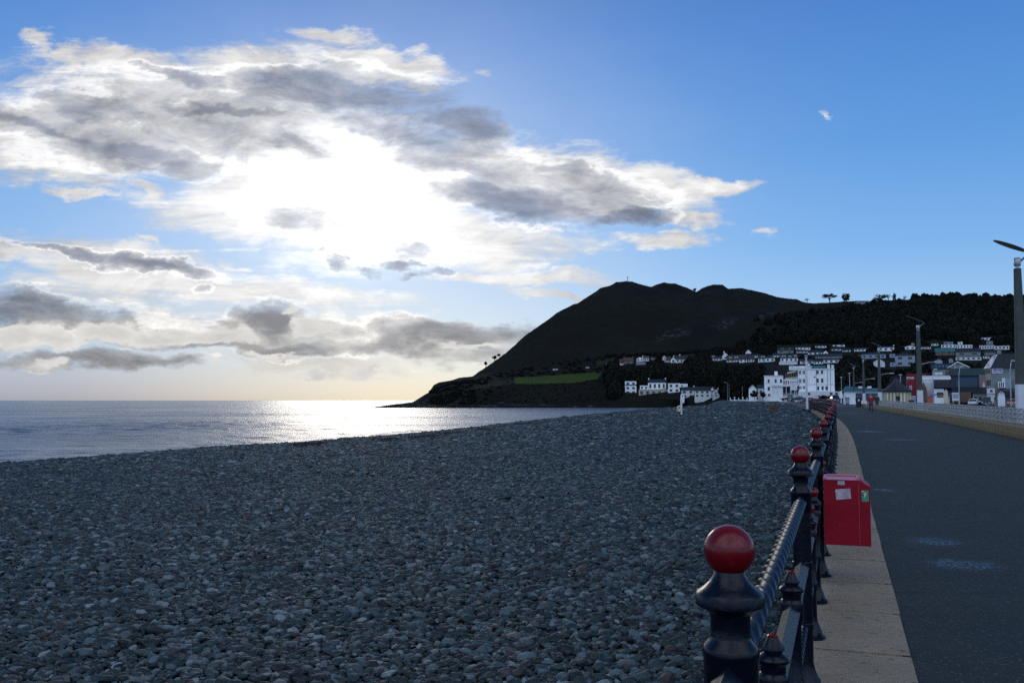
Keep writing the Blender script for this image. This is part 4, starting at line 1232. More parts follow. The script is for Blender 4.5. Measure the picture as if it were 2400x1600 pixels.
def hotel_front():
    house(1755, 1773, 910, 929.5, 'low white gabled building left of the hotel behind a shrub', 9, 'f', 'white', 'slate', (0, 1), Y=372, D=12)
    house(1776, 1791, 909, 929.5, 'white lean to building with dark roof touching the hotel', 6, 'x', 'white', 'slate', (1, 1), Y=374, D=8)
    Y = 335.0; s = Y/F
    t = thing('notice_board', 'big white notice board on legs before the hotel verandah', 'notice board', P(1861, 930, Y))
    b = MB().box(-8*s, 7.5*s, -.06, .06, 16*s, 41*s).build('board', M['signwhite'], t)
    mb = MB(); mb.box(-6.5*s, 5.5*s, -.075, -.055, 34*s, 35.3*s); mb.box(-3*s, 0, -.075, -.055, 25*s, 26*s); mb.box(-4*s, -1*s, -.075, -.055, 30*s, 31*s); mb.build('lettering', M['signblue'], b)
    for x in (-6, 5.5): MB().box(x*s-.08, x*s+.08, -.05, .05, -1, 16*s).build('leg', M['steel'], t)
    t = thing('red_hut', 'small red hut between white walls below the notice board', 'hut', P(1854, 937, 300))
    s = 300/F; MB().box(-4.5*s, 4.5*s, 0, 2.4, -.5, 10.5*s).build('wall', M['redwall'], t); MB().prism([(-.2, 10.5*s), (1.2, 12*s), (2.6, 10.5*s)], 'x', -5*s, 5*s).build('roof', M['slate'], t)
    t = thing('white_boundary_wall', 'white roadside wall with piers in front of the hotel', 'wall', P(1829, 937.5, 310)); s = 310/F
    MB().box(0, 21*s, 0, .4, -.6, 8.5*s).build('wall_body', M['dullwhite'], t)
    for x in (0, 21*s): MB().box(x-.35, x+.35, -.1, .5, -.6, 11*s).build('pier', M['white'], t)
    t = thing('boundary_wall', 'longer white wall behind the maroon car', 'wall', P(1863, 936.5, 315)); s = 315/F
    MB().box(0, 62*s, 0, .4, -.6, 9*s).build('wall_body', M['dullwhite'], t); MB().box(-.1, 62*s+.1, -.06, .46, 9*s, 9.7*s).build('capping', M['white'], t)
    t = thing('blue_white_van', 'white van with blue stripes parked before the hotel', 'van', P(1916, 940, 262), R(4)); s = 262/F
    mb = MB(); mb.prism([(-6.5*s, .35), (6.5*s, .35), (6.5*s, 7*s), (5.5*s, 11*s), (-6.5*s, 11*s)], 'y', 0, 2.0); mb.build('body', M['whitecar'], t, bevel=.06)
    for z in (3.2, 5.6): MB().box(-6.3*s, 5.8*s, -.02, .01, z*s, (z+1.2)*s).build('stripe', M['bluecar'], t)
    MB().box(2.2*s, 6*s, -.03, .01, 7*s, 10*s).build('window', M['carglass'], t)
    for x in (-4.2, 4.0):
        w = MB().lathe([(.32, -.1), (.36, -.06), (.36, .06), (.32, .1)], 14).build('wheel', M['rubber'], t, True); w.location = (x*s, .08, .36); w.rotation_euler = (R(90), 0, 0)
hotel_front()

# ------------------------------------------------------------------ cars
def car(name, label, px, py, rz, paint, Y=None, van=False, scale=1.0):
    p = P(px, py, Y) if Y else ground_hit(px, py)
    t = thing(name, label, 'van' if van else 'car', p, rz, 'cars parked along the sea front')
    L = 4.3*scale; W = .86*scale; hh = (1.9 if van else 1.46)*scale
    def side(k):
        if van: return [(-L/2, .35), (L/2, .35), (L/2, .85), (L/2-.25, 1.0), (L/2-1.0, hh*.97), (L/2-1.5, hh), (-L/2+.15, hh), (-L/2, 1.1)]
        return [(-L/2, .34), (L/2, .34), (L/2, .62), (L/2-.15, .80), (L/2-1.15, .93), (L/2-1.95, hh), (-L/2+1.35, hh), (-L/2+.45, 1.0), (-L/2, .92)]
    pr = side(0); n = len(pr)
    v = []
    for yk, ins in ((-W, 0), (-W*.97, 0), (W*.97, 0), (W, 0)):
        for x, z in pr:
            up = max(0, (z-.92)/(hh-.92)); v.append((x, yk*(1-.17*up), z))
    fs = [tuple(range(n)), tuple(range(4*n-1, 3*n-1, -1))]
    for j in range(3): fs += [(j*n+i, (j+1)*n+i, (j+1)*n+(i+1) % n, j*n+(i+1) % n) for i in range(n)]
    MB().add(v, fs).build('body', M[paint], t, bevel=.05)
    # glass laid just proud of the cabin
    zt = hh-.08; yb = lambda z: W*(1-.17*max(0, (z-.92)/(hh-.92))) + .012
    fx0, fx1 = (L/2-.62, L/2-1.08) if van else (L/2-1.25, L/2-1.90)
    bx0, bx1 = (-L/2+.10, -L/2+.22) if van else (-L/2+.62, -L/2+1.30)
    for sgn in (-1, 1):
        q = [(fx0-.25, 1.0), (fx1-.1, zt), (bx1+.12, zt), (bx0+.3, 1.02)]
        vv = [(x, sgn*yb(z), z) for x, z in q] + [(x, sgn*(yb(z)-.03), z) for x, z in q]
        MB().add(vv, [(0,1,2,3), (7,6,5,4), (0,4,5,1), (1,5,6,2), (2,6,7,3), (3,7,4,0)]).build('side_window', M['carglass'], t)
    def pane(xa, xb, nm, o):
        za, zb = .98, zt
        vv = [(xa+o, -yb(za)*.9, za), (xa+o, yb(za)*.9, za), (xb+o, yb(zb)*.9, zb), (xb+o, -yb(zb)*.9, zb)]
        vv += [(x-o*1.5, y, z-.02) for x, y, z in vv]
        MB().add(vv, [(0,1,2,3), (7,6,5,4), (0,4,5,1), (1,5,6,2), (2,6,7,3), (3,7,4,0)]).build(nm, M['carglass'], t)
    pane(fx0+.06, fx1+.03, 'windscreen', .03); pane(bx0-.06, bx1-.03, 'rear_window', -.03)
    for sx in (-1, 1):
        for sy in (-1, 1):
            w = MB().lathe([(.22, -.1), (.31, -.1), (.33, -.06), (.33, .06), (.31, .1), (.22, .1)], 18).build('wheel', M['rubber'], t, True)
            w.location = (sx*L*.30, sy*(W-.08), .33); w.rotation_euler = (R(90), 0, 0)
            MB().lathe([(.02, -.105), (.21, -.105), (.21, .105), (.02, .105)], 14).build('rim', M['rim'], w)
    for sy in (-1, 1):
        MB().box(L/2-.10, L/2+.015, sy*W*.75-.17, sy*W*.75+.17, .60, .74).build('headlight', M['lens'], t)
        MB().box(-L/2-.015, -L/2+.08, sy*W*.78-.14, sy*W*.78+.14, .72, .95).build('tail_light', M['taillens'], t)
    MB().box(L/2-.02, L/2+.02, -.26, .26, .42, .54).build('number_plate', M['signwhite'], t)
    return t
def cars():
    car('parked_car', 'dark maroon car with a bright windscreen at the end of the railing', 1893, 945.5, R(197), 'maroon', 215)
    car('parked_car', 'dark low car in front of the white boundary wall', 1848, 939.5, R(176), 'darkcar', 262)
    car('parked_car', 'dark car beside the maroon one, under the notice board', 1869, 940.5, R(185), 'darkcar', 250)
    car('parked_car', 'small white car facing the walk, left of the dark people carrier', 2281, 950, R(-122), 'whitecar', 200)
    car('parked_van', 'dark people carrier with a bright windscreen near the white gabled kiosk', 2316, 951, R(-128), 'darkcar', 188, True)
    car('parked_car', 'orange red car showing at the left edge of the nearest lamp post', 2376, 950.5, R(-130), 'orangecar', 192)
    car('parked_car', 'dark car with lit headlamps at the far end of the walk', 1958, 943.5, R(-95), 'darkcar', 205)
cars()

def truck():
    Y = 200.0; s = Y/F
    t = thing('lorry', 'white fronted lorry with a dark maroon box body and yellow corner bars', 'lorry', P(2241, 950, Y), R(-22))
    MB().box(-7.5*s, 7*s, 0, 1.8, .55, 30*s).build('cab', M['dullwhite'], t, bevel=.08)
    MB().box(-6*s, 5.5*s, -.03, .02, 17*s, 27*s).build('windscreen', M['plate'], t)
    MB().box(-7*s, 6.5*s, -.05, .02, .5, 11*s).build('bumper', M['black'], t)
    for x in (-6, 5): MB().box(x*s-.05, x*s+.12, -.09, -.04, .3, 10*s).build('corner_bar', M['yellow'], t)
    MB().box(8*s, 33*s, 1.2, 4.0, .7, 31*s).build('box_body', M['brown'], t, bevel=.04)
    for x in (-4.5*s, 4*s, 14*s, 27*s):
        w = MB().lathe([(.3, -.14), (.48, -.12), (.48, .12), (.3, .14)], 16).build('wheel', M['rubber'], t, True); w.location = (x, .5 if x < 8*s else 1.5, .48); w.rotation_euler = (R(90), 0, 0)
truck()
# ------------------------------------------------------------------ kiosk, shops and street furniture on the landward side
def text_mesh(body, size, ext=.02, shear=0.0, bold=0.0):
    c = bpy.data.curves.new('lettering', 'FONT'); c.body = body; c.size = size; c.extrude = ext; c.shear = shear; c.offset = bold
    c.align_x = 'CENTER'; c.align_y = 'CENTER'
    o = bpy.data.objects.new('lettering', c); COL.objects.link(o)
    bpy.context.view_layer.update()
    dg = bpy.context.evaluated_depsgraph_get()
    me = bpy.data.meshes.new_from_object(o.evaluated_get(dg))
    bpy.data.objects.remove(o); return me
def lettering(t, body, size, x, y, z, mat, **k):
    me = text_mesh(body, size, **k); me.materials.clear(); me.materials.append(M[mat])
    return inst(me, 'lettering', t, (x, y, z), (R(90), 0, 0))

def kiosk():
    Y = 128.0; s = Y/F
    p = P(2102.5, 950, Y); p.z = town_z(p.x, p.y)
    t = thing('striped_kiosk', 'yellow and white striped octagonal kiosk under a dark pointed roof', 'kiosk', p)
    r = 31*s; h = P(2102.5, 916.5, Y).z - p.z; n = 8
    ph = math.pi/8
    mb = MB(); mw = MB()
    for k in range(n):                         # eight sides, each of five boards
        a0 = ph + 2*math.pi*k/n; a1 = ph + 2*math.pi*(k+1)/n
        A = Vector((r*math.cos(a0), r*math.sin(a0), 0)); B = Vector((r*math.cos(a1), r*math.sin(a1), 0))
        for j in range(6):
            q0 = A.lerp(B, j/6); q1 = A.lerp(B, (j+1)/6); nn = (q0+q1).normalized()*(.02 if j % 2 else 0)
            m = mb if j % 2 else mw
            v = [q0+nn, q1+nn, q1+nn+Vector((0, 0, h)), q0+nn+Vector((0, 0, h))]; v += [x - x.normalized()*.12*0 - nn - (q0+q1).normalized()*.1 for x in v]
            m.add(v, [(0,1,2,3), (7,6,5,4), (0,4,5,1), (1,5,6,2), (2,6,7,3), (3,7,4,0)])
    mw.build('white_boards', M['dullwhite'], t); mb.build('yellow_boards', M['yellow'], t)
    prof = [(r*1.13, h-.10), (r*1.15, h+.05), (r*.72, h+9*s), (r*.38, h+18*s), (r*.12, h+28*s), (.05, h+31*s), (.01, h+33*s)]
    MB().lathe(prof, 8, ph=ph).build('roof', M['slate'], t)
    MB().ball((0, 0, h+33*s), .14, 10, 6).build('finial', M['slate'], t, True)
    for (x0, x1, z1) in ((-1.5, 3.2, 17), (17.5, 26.5, 17)):
        yy = -r*.93
        v = [(x0*s, yy-.05, .1), (x1*s, yy-.05, .1), (x1*s, yy-.05, z1*s), (x0*s, yy-.05, z1*s)]
    o = MB().box(17*s, 27.5*s, -r*.93-.02, -r*.80, .3, 18*s).build('serving_hatch', M['black'], t)
    RECTS.append((2066, 2140, 880, 950, Y))
    # person leaning at the kiosk
kiosk()

def shops():
    Hs = house
    # long low white building with a teal roof, left of the kiosk
    Y = 190.0; s = Y/F
    t = thing('white_pavilion', 'long low white building with teal roof and dark openings behind the lamps', 'building', P(1978, 941, Y), -.36)
    MB().box(0, 100*s, 0, 9, -1, 25*s).build('wall', M['white'], t)
    MB().add([(-.4, -.5, 24.5*s), (101*s, -.5, 24.5*s), (101*s, 9.5, 24.5*s), (-.4, 9.5, 24.5*s), (4*s, 4, 37*s), (80*s, 4, 31*s)], [(3,2,1,0), (0,1,5,4), (1,2,5), (2,3,4,5), (3,0,4)]).build('roof', M['teal'], t)
    for a, b in ((26, 41), (46, 75), (83, 92)): MB().box(a*s, b*s, -.05, .05, 3*s, 20*s).build('opening', M['navywall'], t)
    for a in (32, 52): MB().box(a*s, (a+9)*s, 2, 3, 31*s, 36*s).build('roof_light', M['frame'], t)
    t = thing('ticket_machine', 'white upright ticket machine and sign beside the far bins', 'ticket machine', P(1972.5, 941, 185)); s = 185/F
    MB().box(-3.5*s, 3*s, 0, .5, 8*s, 18*s).build('head', M['white'], t); MB().box(-1*s, 1*s, .1, .4, -.3, 8*s).build('stem', M['polewhite'], t); MB().box(-2.2*s, 2.5*s, .2, .3, 18*s, 25*s).build('sign', M['signwhite'], t)
    t = thing('white_sign_post', 'narrow white post right of the ticket machine', 'post', P(1979, 943, 180)); s = 180/F
    MB().box(-1.3*s, 1.3*s, 0, .3, -.3, 17*s).build('post', M['polewhite'], t, bevel=.03); MB().box(2.2*s, 4.4*s, .05, .2, 7*s, 17*s).build('plate', M['cream'], t); MB().box(1.2*s, 2.3*s, .08, .16, 11*s, 12*s).build('bracket', M['steel'], t)
    t = thing('dark_hedge', 'low dark hedge behind the far end of the railing', 'hedge', P(1943, 940, 270)); leafblob(t, 'foliage', (0, 0, .9), (6.5, 1.0, 1.0), 900, M['leaf'], .28)
    # red amusement building
    Y = 225.0; s = Y/F
    t = thing('red_arcade', 'crimson flat roofed arcade with STAR in white letters', 'arcade', P(2141, 946, Y), -.415); t.scale = (.915, 1, 1)
    MB().box(-15*s, 30*s, 0, 10, -1, 69*s).build('wall', M['redwall'], t)
    MB().box(-15.4*s, 30.5*s, -.2, 10.2, 67*s, 70*s).build('parapet', M['redwall'], t)
    lettering(t, 'STAR', 7.6*s, -5.6*s, -.1, 60*s, 'frame', ext=.06, bold=.02)
    MB().box(-8*s, -2.5*s, -.1, .05, 33*s, 42*s).build('window', M['frame'], t); MB().box(-6.6*s, -4*s, -.14, -.08, 34.5*s, 40.5*s).build('pane', M['glass'], t)
    for z in (24, 36, 48): MB().box(-15.0*s-.06, -15*s+.02, 3, 6, z*s, (z+8)*s).build('side_window', M['frame'], t)
    RECTS.append((2120, 2175, 870, 944, Y))
    # white parapet shop
    Y = 215.0
    t, (W, h, r, D, s, o) = Hs(2158, 2226, 883, 945, 'white flat topped shop with dark pitched canopies and a bright shop window', 1, 'flat', 'dullwhite', 'dullwhite', (0, 0), Y=Y, cat='shop', name='shop', D=12)
    X = lambda px: (px-2192)*s; Z = lambda py: (945-py)*s
    MB().box(X(2159), X(2226.5), -.1, .1, Z(889), Z(883)).build('fascia', M['white'], t)
    MB().prism([(-3.2, Z(909)), (0, Z(890)), (.05, Z(909))], 'x', X(2190), X(2236)).build('canopy', M['slate'], t)
    MB().prism([(-2.8, Z(924)), (-.3, Z(909)), (0, Z(924))], 'x', X(2188), X(2226)).build('lower_canopy', M['navywall'], t)
    MB().prism([(X(2163), Z(913)), (X(2168.5), Z(895)), (X(2175), Z(913)), (X(2175), 0), (X(2163), 0)], 'y', -2.0, -.1).build('small_gable', M['brown'], t)
    MB().box(X(2190), X(2211), -2.6, -.1, 0, Z(911)).build('shopfront', M['white'], t)
    MB().box(X(2196), X(2209), -2.7, -2.58, Z(931), Z(919)).build('shop_window', M['glass'], t)
    MB().box(X(2197), X(2203), -2.74, -2.68, Z(930), Z(926)).build('poster', M['green'], t); MB().box(X(2204), X(2208), -2.74, -2.68, Z(930), Z(923)).build('poster', M['orange'], t)
    MB().prism([(X(2211), 0), (X(2219), 0), (X(2219), Z(918)), (X(2215), Z(911)), (X(2211), Z(918))], 'y', -2.8, -.1).build('peaked_booth', M['cream'], t)
    t = thing('red_ride', 'orange red amusement ride box in front of the white shop', 'amusement ride', P(2181.5, 946, 206), -.43); s = 206/F
    MB().box(-6*s, 6*s, 0, 1.1, 0, 16*s).build('body', M['orange'], t, bevel=.04); MB().box(-6.4*s, 6.4*s, -.1, 1.2, 16*s, 18*s).build('canopy', M['redpale'], t)
    for x in (-4, -1.3, 1.3, 4): MB().box((x-.3)*s, (x+.3)*s, -.05, .01, 1*s, 15*s).build('rib', M['redpale'], t)
    t = thing('blue_ride', 'round bright blue ride car above the orange one', 'amusement ride', P(2186, 932, 208), -.43); s = 208/F
    MB().ball((0, .5, 4.5*s), 4.2*s, 18, 10, 1.2).build('body', M['signblue'], t, True); MB().box(-.06, .06, .4, .6, -12*s, 0).build('stand', M['steel'], t)
    t = thing('white_cabinet', 'low white cabinet right of the striped kiosk', 'cabinet', P(2141, 948, 132)); s = 132/F
    MB().box(-5.5*s, 5.5*s, 0, .8, -.3, 19*s).build('body', M['bluegrey'], t, bevel=.02); MB().box(-5.8*s, 5.8*s, -.04, .84, 19*s, 20*s).build('lid', M['white'], t)
    # big grey gabled hall behind
    Y = 300.0
    t, (W, h, r, D, s, o) = Hs(2186, 2226, 864, 910, 'grey hall with dark skylit roof and white trimmed gable', 12, 'x', 'grey', 'slate', (0, 0), Y=Y, D=14, cat='hall', name='hall')
    X = lambda px: (px-2206)*s; Z = lambda py: (910-py)*s
    MB().prism([(X(2222), -2), (X(2266), -2), (X(2266), Z(862)), (X(2242), Z(850)), (X(2222), Z(862))], 'y', -.3, 14).build('gable_wing', M['grey'], t)
    v = []
    for k, (a, b) in enumerate((((2221, 863), (2242, 850)), ((2242, 850), (2267, 863)))):
        MB().prism([(X(a[0]), Z(a[1])), (X(b[0]), Z(b[1])), (X(b[0]), Z(b[1])+.35), (X(a[0]), Z(a[1])+.35)], 'y', -.8, 14.2).build('barge_board' , M['frame'], t)
    MB().tube([(X(2236.3), -.35, Z(864)), (X(2236.3), -.35, Z(852))], .12, 6).build('drain_pipe', M['frame'], t)
    for px in (2196, 2204, 2211, 2219):
        w = MB().box(X(px)-1.3*s, X(px)+1.3*s, -.05, .05, -.9*s, .9*s).build('skylight', M['frame'], t); w.location = (0, 2.9, h + r*.42+.15); w.rotation_euler = (R(60), 0, 0)
    for px in (2193, 2201): MB().box(X(px), X(px+9), -.06, .02, Z(878), Z(872)).build('window', M['frame'], t)
    # navy shed with a dark green roof
    Y = 235.0
    t, (W, h, r, D, s, o) = Hs(2228, 2313, 880, 942, 'navy walled amusement hall under a dark green roof with brown gable end', 17, 'x', 'navywall', 'greenroof', (0, 0), Y=Y, D=13, cat='hall', name='amusement_hall')
    X = lambda px: (px-2270.5)*s; Z = lambda py: (942-py)*s
    MB().prism([(X(2220), Z(882)), (X(2226), Z(866)), (X(2233.5), Z(884)), (X(2233.5), 0), (X(2220), 0)], 'y', -1.5, 4).build('brown_gable', M['brown'], t)
    MB().box(X(2294), X(2313), -.5, 1, -1, Z(879)).build('pink_bay', M['pink'], t)
    MB().prism([(X(2299), Z(907)), (X(2303), Z(895)), (X(2306), Z(907))], 'y', -.7, -.4).build('pale_panel', M['dullwhite'], t)
    MB().prism([(-5.0, Z(921)), (0, Z(907)), (.05, Z(921))], 'x', X(2236), X(2316)).build('canopy', M['slate'], t)
    MB().box(X(2279), X(2316), -4.0, -.2, 0, Z(920.5)).build('shopfront', M['dullwhite'], t)
    for px in (2282, 2291, 2300, 2308): MB().box(X(px), X(px+6.5), -4.06, -3.95, Z(938), Z(929)).build('shop_window', M['glass'], t)
    # takeaway house
    Y = 215.0; s = Y/F
    t = thing('takeaway_house', 'tall grey rendered takeaway with dark mansard roof and blue lettered sign', 'shop', P(2345, 950, Y), -.49); t.scale = (.89, 1, 1)
    X = lambda px: (px-2345)*s; Z = lambda py: (950-py)*s
    MB().box(X(2326), X(2392), 0, 9, -1, Z(861)).build('wall', M['grey'], t)
    # flank turned a little to the sea, its side light painted in as beige
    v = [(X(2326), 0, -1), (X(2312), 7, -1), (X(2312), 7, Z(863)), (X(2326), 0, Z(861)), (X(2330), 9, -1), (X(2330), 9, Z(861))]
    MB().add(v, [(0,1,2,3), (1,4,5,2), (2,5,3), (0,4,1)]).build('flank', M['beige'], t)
    for i, (a, b) in enumerate((( .15, .3), (.42, .57), (.7, .85))):
        for z0, z1 in ((874, 865), (903, 889)):
            p0 = Vector((X(2326), 0, 0)).lerp(Vector((X(2312), 7, 0)), a); p1 = Vector((X(2326), 0, 0)).lerp(Vector((X(2312), 7, 0)), b)
            nn = Vector((-(p1-p0).y, (p1-p0).x, 0)).normalized()*-.05
            if nn.y > 0: nn = -nn
            q = [p0, p1]
            v = [q[0]+nn+Vector((0,0,Z(z0))), q[1]+nn+Vector((0,0,Z(z0))), q[1]+nn+Vector((0,0,Z(z1))), q[0]+nn+Vector((0,0,Z(z1)))]; v += [x - nn*1.5 for x in v]
            MB().add(v, [(0,1,2,3), (7,6,5,4), (0,4,5,1), (1,5,6,2), (2,6,7,3), (3,7,4,0)]).build('window', M['glass'], t)
    v = [(X(2307), 7.5, Z(862)), (X(2325), -.6, Z(861.5)), (X(2394), -.6, Z(861.5)), (X(2394), 9.5, Z(861.5)), (X(2329), 5.5, Z(832)), (X(2343), 3.2, Z(828)), (X(2394), 3.2, Z(828)), (X(2394), 7, Z(828))]
    rf = MB().add(v, [(0,1,5,4), (1,2,6,5), (4,5,6,7), (0,4,7,3), (3,2,1,0), (2,3,7,6)]).build('roof', M['slate'], t)
    A, B_, C_, D_ = Vector(v[0]), Vector(v[1]), Vector(v[5]), Vector(v[4])
    nn = (B_-A).cross(D_-A).normalized()
    if nn.y > 0: nn = -nn
    bil = lambda u, w: (A.lerp(B_, u)).lerp(D_.lerp(C_, u), w)
    for u0, u1, w0, w1, mt, nm, k in ((.02, .98, .0, .97, 'frame', 'roof_panel', .05), (.12, .30, .18, .9, 'glass', 'skylight', .12), (.42, .58, .12, .9, 'glass', 'skylight', .12), (.70, .84, .1, .9, 'glass', 'skylight', .12)):
        q = [bil(u0, w0), bil(u1, w0), bil(u1, w1), bil(u0, w1)]; v = [x + nn*k for x in q] + [x + nn*.01 for x in q]
        MB().add(v, [(0,1,2,3), (7,6,5,4), (0,4,5,1), (1,5,6,2), (2,6,7,3), (3,7,4,0)]).build(nm, M[mt], rf)
    MB().box(X(2341), X(2351), 4, 6, Z(830), Z(819)).build('chimney', M['grey'], rf)
    b = MB().box(X(2328), X(2353.5), -.15, -.02, Z(875), Z(863)).build('sign', M['signwhite'], t)
    lettering(b, "Maloney's", 5.6*s, X(2341.5), -.17, Z(866.8), 'signblue', shear=.3, ext=.012, bold=.012)
    lettering(b, '& TAKE AWAY', 4.4*s, X(2340.8), -.17, Z(871.9), 'signblue', ext=.012, bold=.012)
    sp = MB().box(X(2341), X(2357.5), -1.2, -.1, Z(909), Z(894.5)).build('striped_panel', M['white'], t)
    for px in (2343.4, 2347.6, 2352): MB().box(X(px), X(px+2.3), -1.24, -1.18, Z(908), Z(896)).build('stripe', M['black'], sp)
    MB().box(X(2350), X(2358), -1.0, -.1, Z(894), Z(886)).build('sign_box', M['signwhite'], t)
    MB().box(X(2358), X(2372), -1.1, -.1, Z(911), Z(887)).build('side_bay', M['bluegrey'], t)
    dk = MB().box(X(2349), X(2384), -2.0, -.1, Z(927), Z(911)).build('dark_fascia', M['black'], t)
    lettering(dk, 'TAKE AWAY', 4.2*s, X(2364), -2.03, Z(915), 'plate', ext=.012)
    MB().prism([(X(2315), Z(922)), (X(2333), Z(922)), (X(2333), Z(911)), (X(2328), Z(909.5)), (X(2315), Z(911))], 'y', -1.5, -1.3).build('cut_sign', M['signwhite'], t)
    MB().box(X(2322), X(2328), -1.55, -1.48, Z(919), Z(913)).build('emblem', M['signblue'], t)
    MB().box(X(2315), X(2333), -1.5, -.1, Z(931), Z(924)).build('awning', M['cream'], t)
    RECTS.append((2305, 2400, 826, 948, Y))
    Y = 196.0
    t, (W, h, r, D, s, o) = Hs(2339, 2356, 923, 949, 'small white gabled kiosk wall right of the people carrier', 10, 'f', 'white', 'slate', (0, 0), Y=Y, D=4, cat='kiosk', name='gabled_kiosk', sink=1)
    MB().prism([(-1.2*s, h+1*s), (1.2*s, h+1*s), (0, h+5*s)], 'y', -.08, .02).build('gable_opening', M['glass'], t)
def street_lights():
    for px, pyb, pyt, Y, dx, lab in ((2249, 949, 858, 190, 5.5, 'slim curved street light in front of the navy amusement hall'), (2370, 952, 845, 170, 5, 'slim curved street light close to the nearest lamp post'), (2188, 948, 865, 200, 5, 'slim curved street light in front of the grey hall')):
        s = Y/F; p = P(px, pyb, Y); h = (pyb-pyt)*s
        t = thing('street_light', lab, 'street light', p, 0, 'slim street lights along the road')
        MB().tube([(0, 0, -.5), (0, 0, h*.6), (dx*.12*s, 0, h*.78), (dx*.5*s, 0, h*.92), (dx*s, 0, h)], [.10, .08, .06, .05, .04], 8).build('pole', M['steel'], t, True)
        MB().box(dx*s-.1, dx*s+.5, -.12, .12, h-.08, h+.08).build('lantern', M['dullwhite'], t)
    for px, pyb, pyt, Y, lab in ((1992.5, 944, 876, 205, 'flat topped street light left of the farthest concrete lamp'), (1973, 941, 885, 240, 'thin plain lamp pole at the far end of the walk'), (2112, 944, 880, 170, 'pale topped street light behind the kiosk roof')):
        s = Y/F; p = P(px, pyb, Y); h = (pyb-pyt)*s
        t = thing('street_light', lab, 'street light', p, 0, 'slim street lights along the road')
        MB().tube([(0, 0, -.5), (0, 0, h)], [.10, .06], 8).build('pole', M['steel'], t)
        MB().lathe([(.06, h), (.30, h+.05), (.34, h+.16), (.08, h+.22)], 12).build('lantern', M['dullwhite'], t)
    for px, pyb, pyt, Y, lab in ((1705, 935, 897, 520, 'thin pole with a lamp head before the dark wooded bank, left'), (1709, 936, 900, 500, 'second thin pole close beside the lamp head pole'), (1740, 935, 905, 480, 'lone thin pole before the wooded bank, right of the pair')):
        s = Y/F; p = P(px, pyb, Y); h = (pyb-pyt)*s
        t = thing('pole', lab, 'pole', p, 0, 'thin poles before the wooded bank')
        MB().tube([(0, 0, -1), (0, 0, h)], [.14, .09], 6).build('shaft', M['grey'], t)
        if px == 1705: MB().tube([(0, 0, h), (-5*s, 0, h+.3), (-8*s, 0, h+.2)], .08, 6).build('arm', M['steel'], t)

def bins():
    for px, pyt, pyb, Y, w, body, lab, mark in ((2013, 931, 954, 126, 13, 'black', 'tall black wheeled litter bin with a pale badge, in front of the low wall', True), (1972, 932, 945.5, 200, 8.5, 'black', 'farther black litter bin with a small pale badge', True), (1986.5, 931, 948.5, 164, 9.5, 'bluebin', 'blue grey litter bin between the two black ones', False)):
        p = ground_hit(px, pyb); Y = p.y; s = Y/F; h = (pyb-pyt)*s; a = w*s/2
        t = thing('litter_bin', lab, 'litter bin', p, -.3)
        mb = MB(); mb.add([(-a*.88, 0, .08), (a*.88, 0, .08), (a*.88, 2*a*.88, .08), (-a*.88, 2*a*.88, .08), (-a, -.03, h*.86), (a, -.03, h*.86), (a, 2*a, h*.86), (-a, 2*a, h*.86)], [(0,3,2,1), (4,5,6,7), (0,1,5,4), (1,2,6,5), (2,3,7,6), (3,0,4,7)])
        mb.build('bin_body', M[body], t, bevel=.03)
        MB().prism([(-a*1.05, h*.86), (a*1.05, h*.86), (a*1.02, h*.95), (a*.7, h), (-a*.7, h), (-a*1.02, h*.95)], 'y', -.08, 2*a+.05).build('lid', M[body], t, bevel=.02)
        MB().box(-a*.9, a*.9, -.01, .3, -.02, .09).build('plinth', M['black'], t)
        if mark:
            MB().box(-a*.3, a*.3, -.05, -.025, h*.62, h*.80).build('badge', M['signwhite'], t)
        else:
            MB().box(-a*.75, a*.75, -.05, -.02, h*.2, h*.68).build('panel', M['bluegrey'], t)
            MB().box(-a*.75, a*.75, -.06, -.02, h*.72, h*.83).build('slot', M['plate'], t)

# ------------------------------------------------------------------ people
def skin_body(name, joints, edges, mat, parent, lv=2):
    me = bpy.data.meshes.new(name); me.from_pydata([j[0] for j in joints], edges, []); me.materials.append(mat)
    o = bpy.data.objects.new(name, me); COL.objects.link(o)
    if parent: o.parent = parent
    o.modifiers.new('skin', 'SKIN')
    if not me.skin_vertices:
        bpy.context.view_layer.update()
    sv = me.skin_vertices[0].data
    for i, j in enumerate(joints):
        r = j[1]; sv[i].radius = (r, r) if not isinstance(r, tuple) else r
    sv[0].use_root = True
    o.modifiers['skin'].use_smooth_shade = True
    m = o.modifiers.new('sub', 'SUBSURF'); m.levels = lv; m.render_levels = lv
    return o

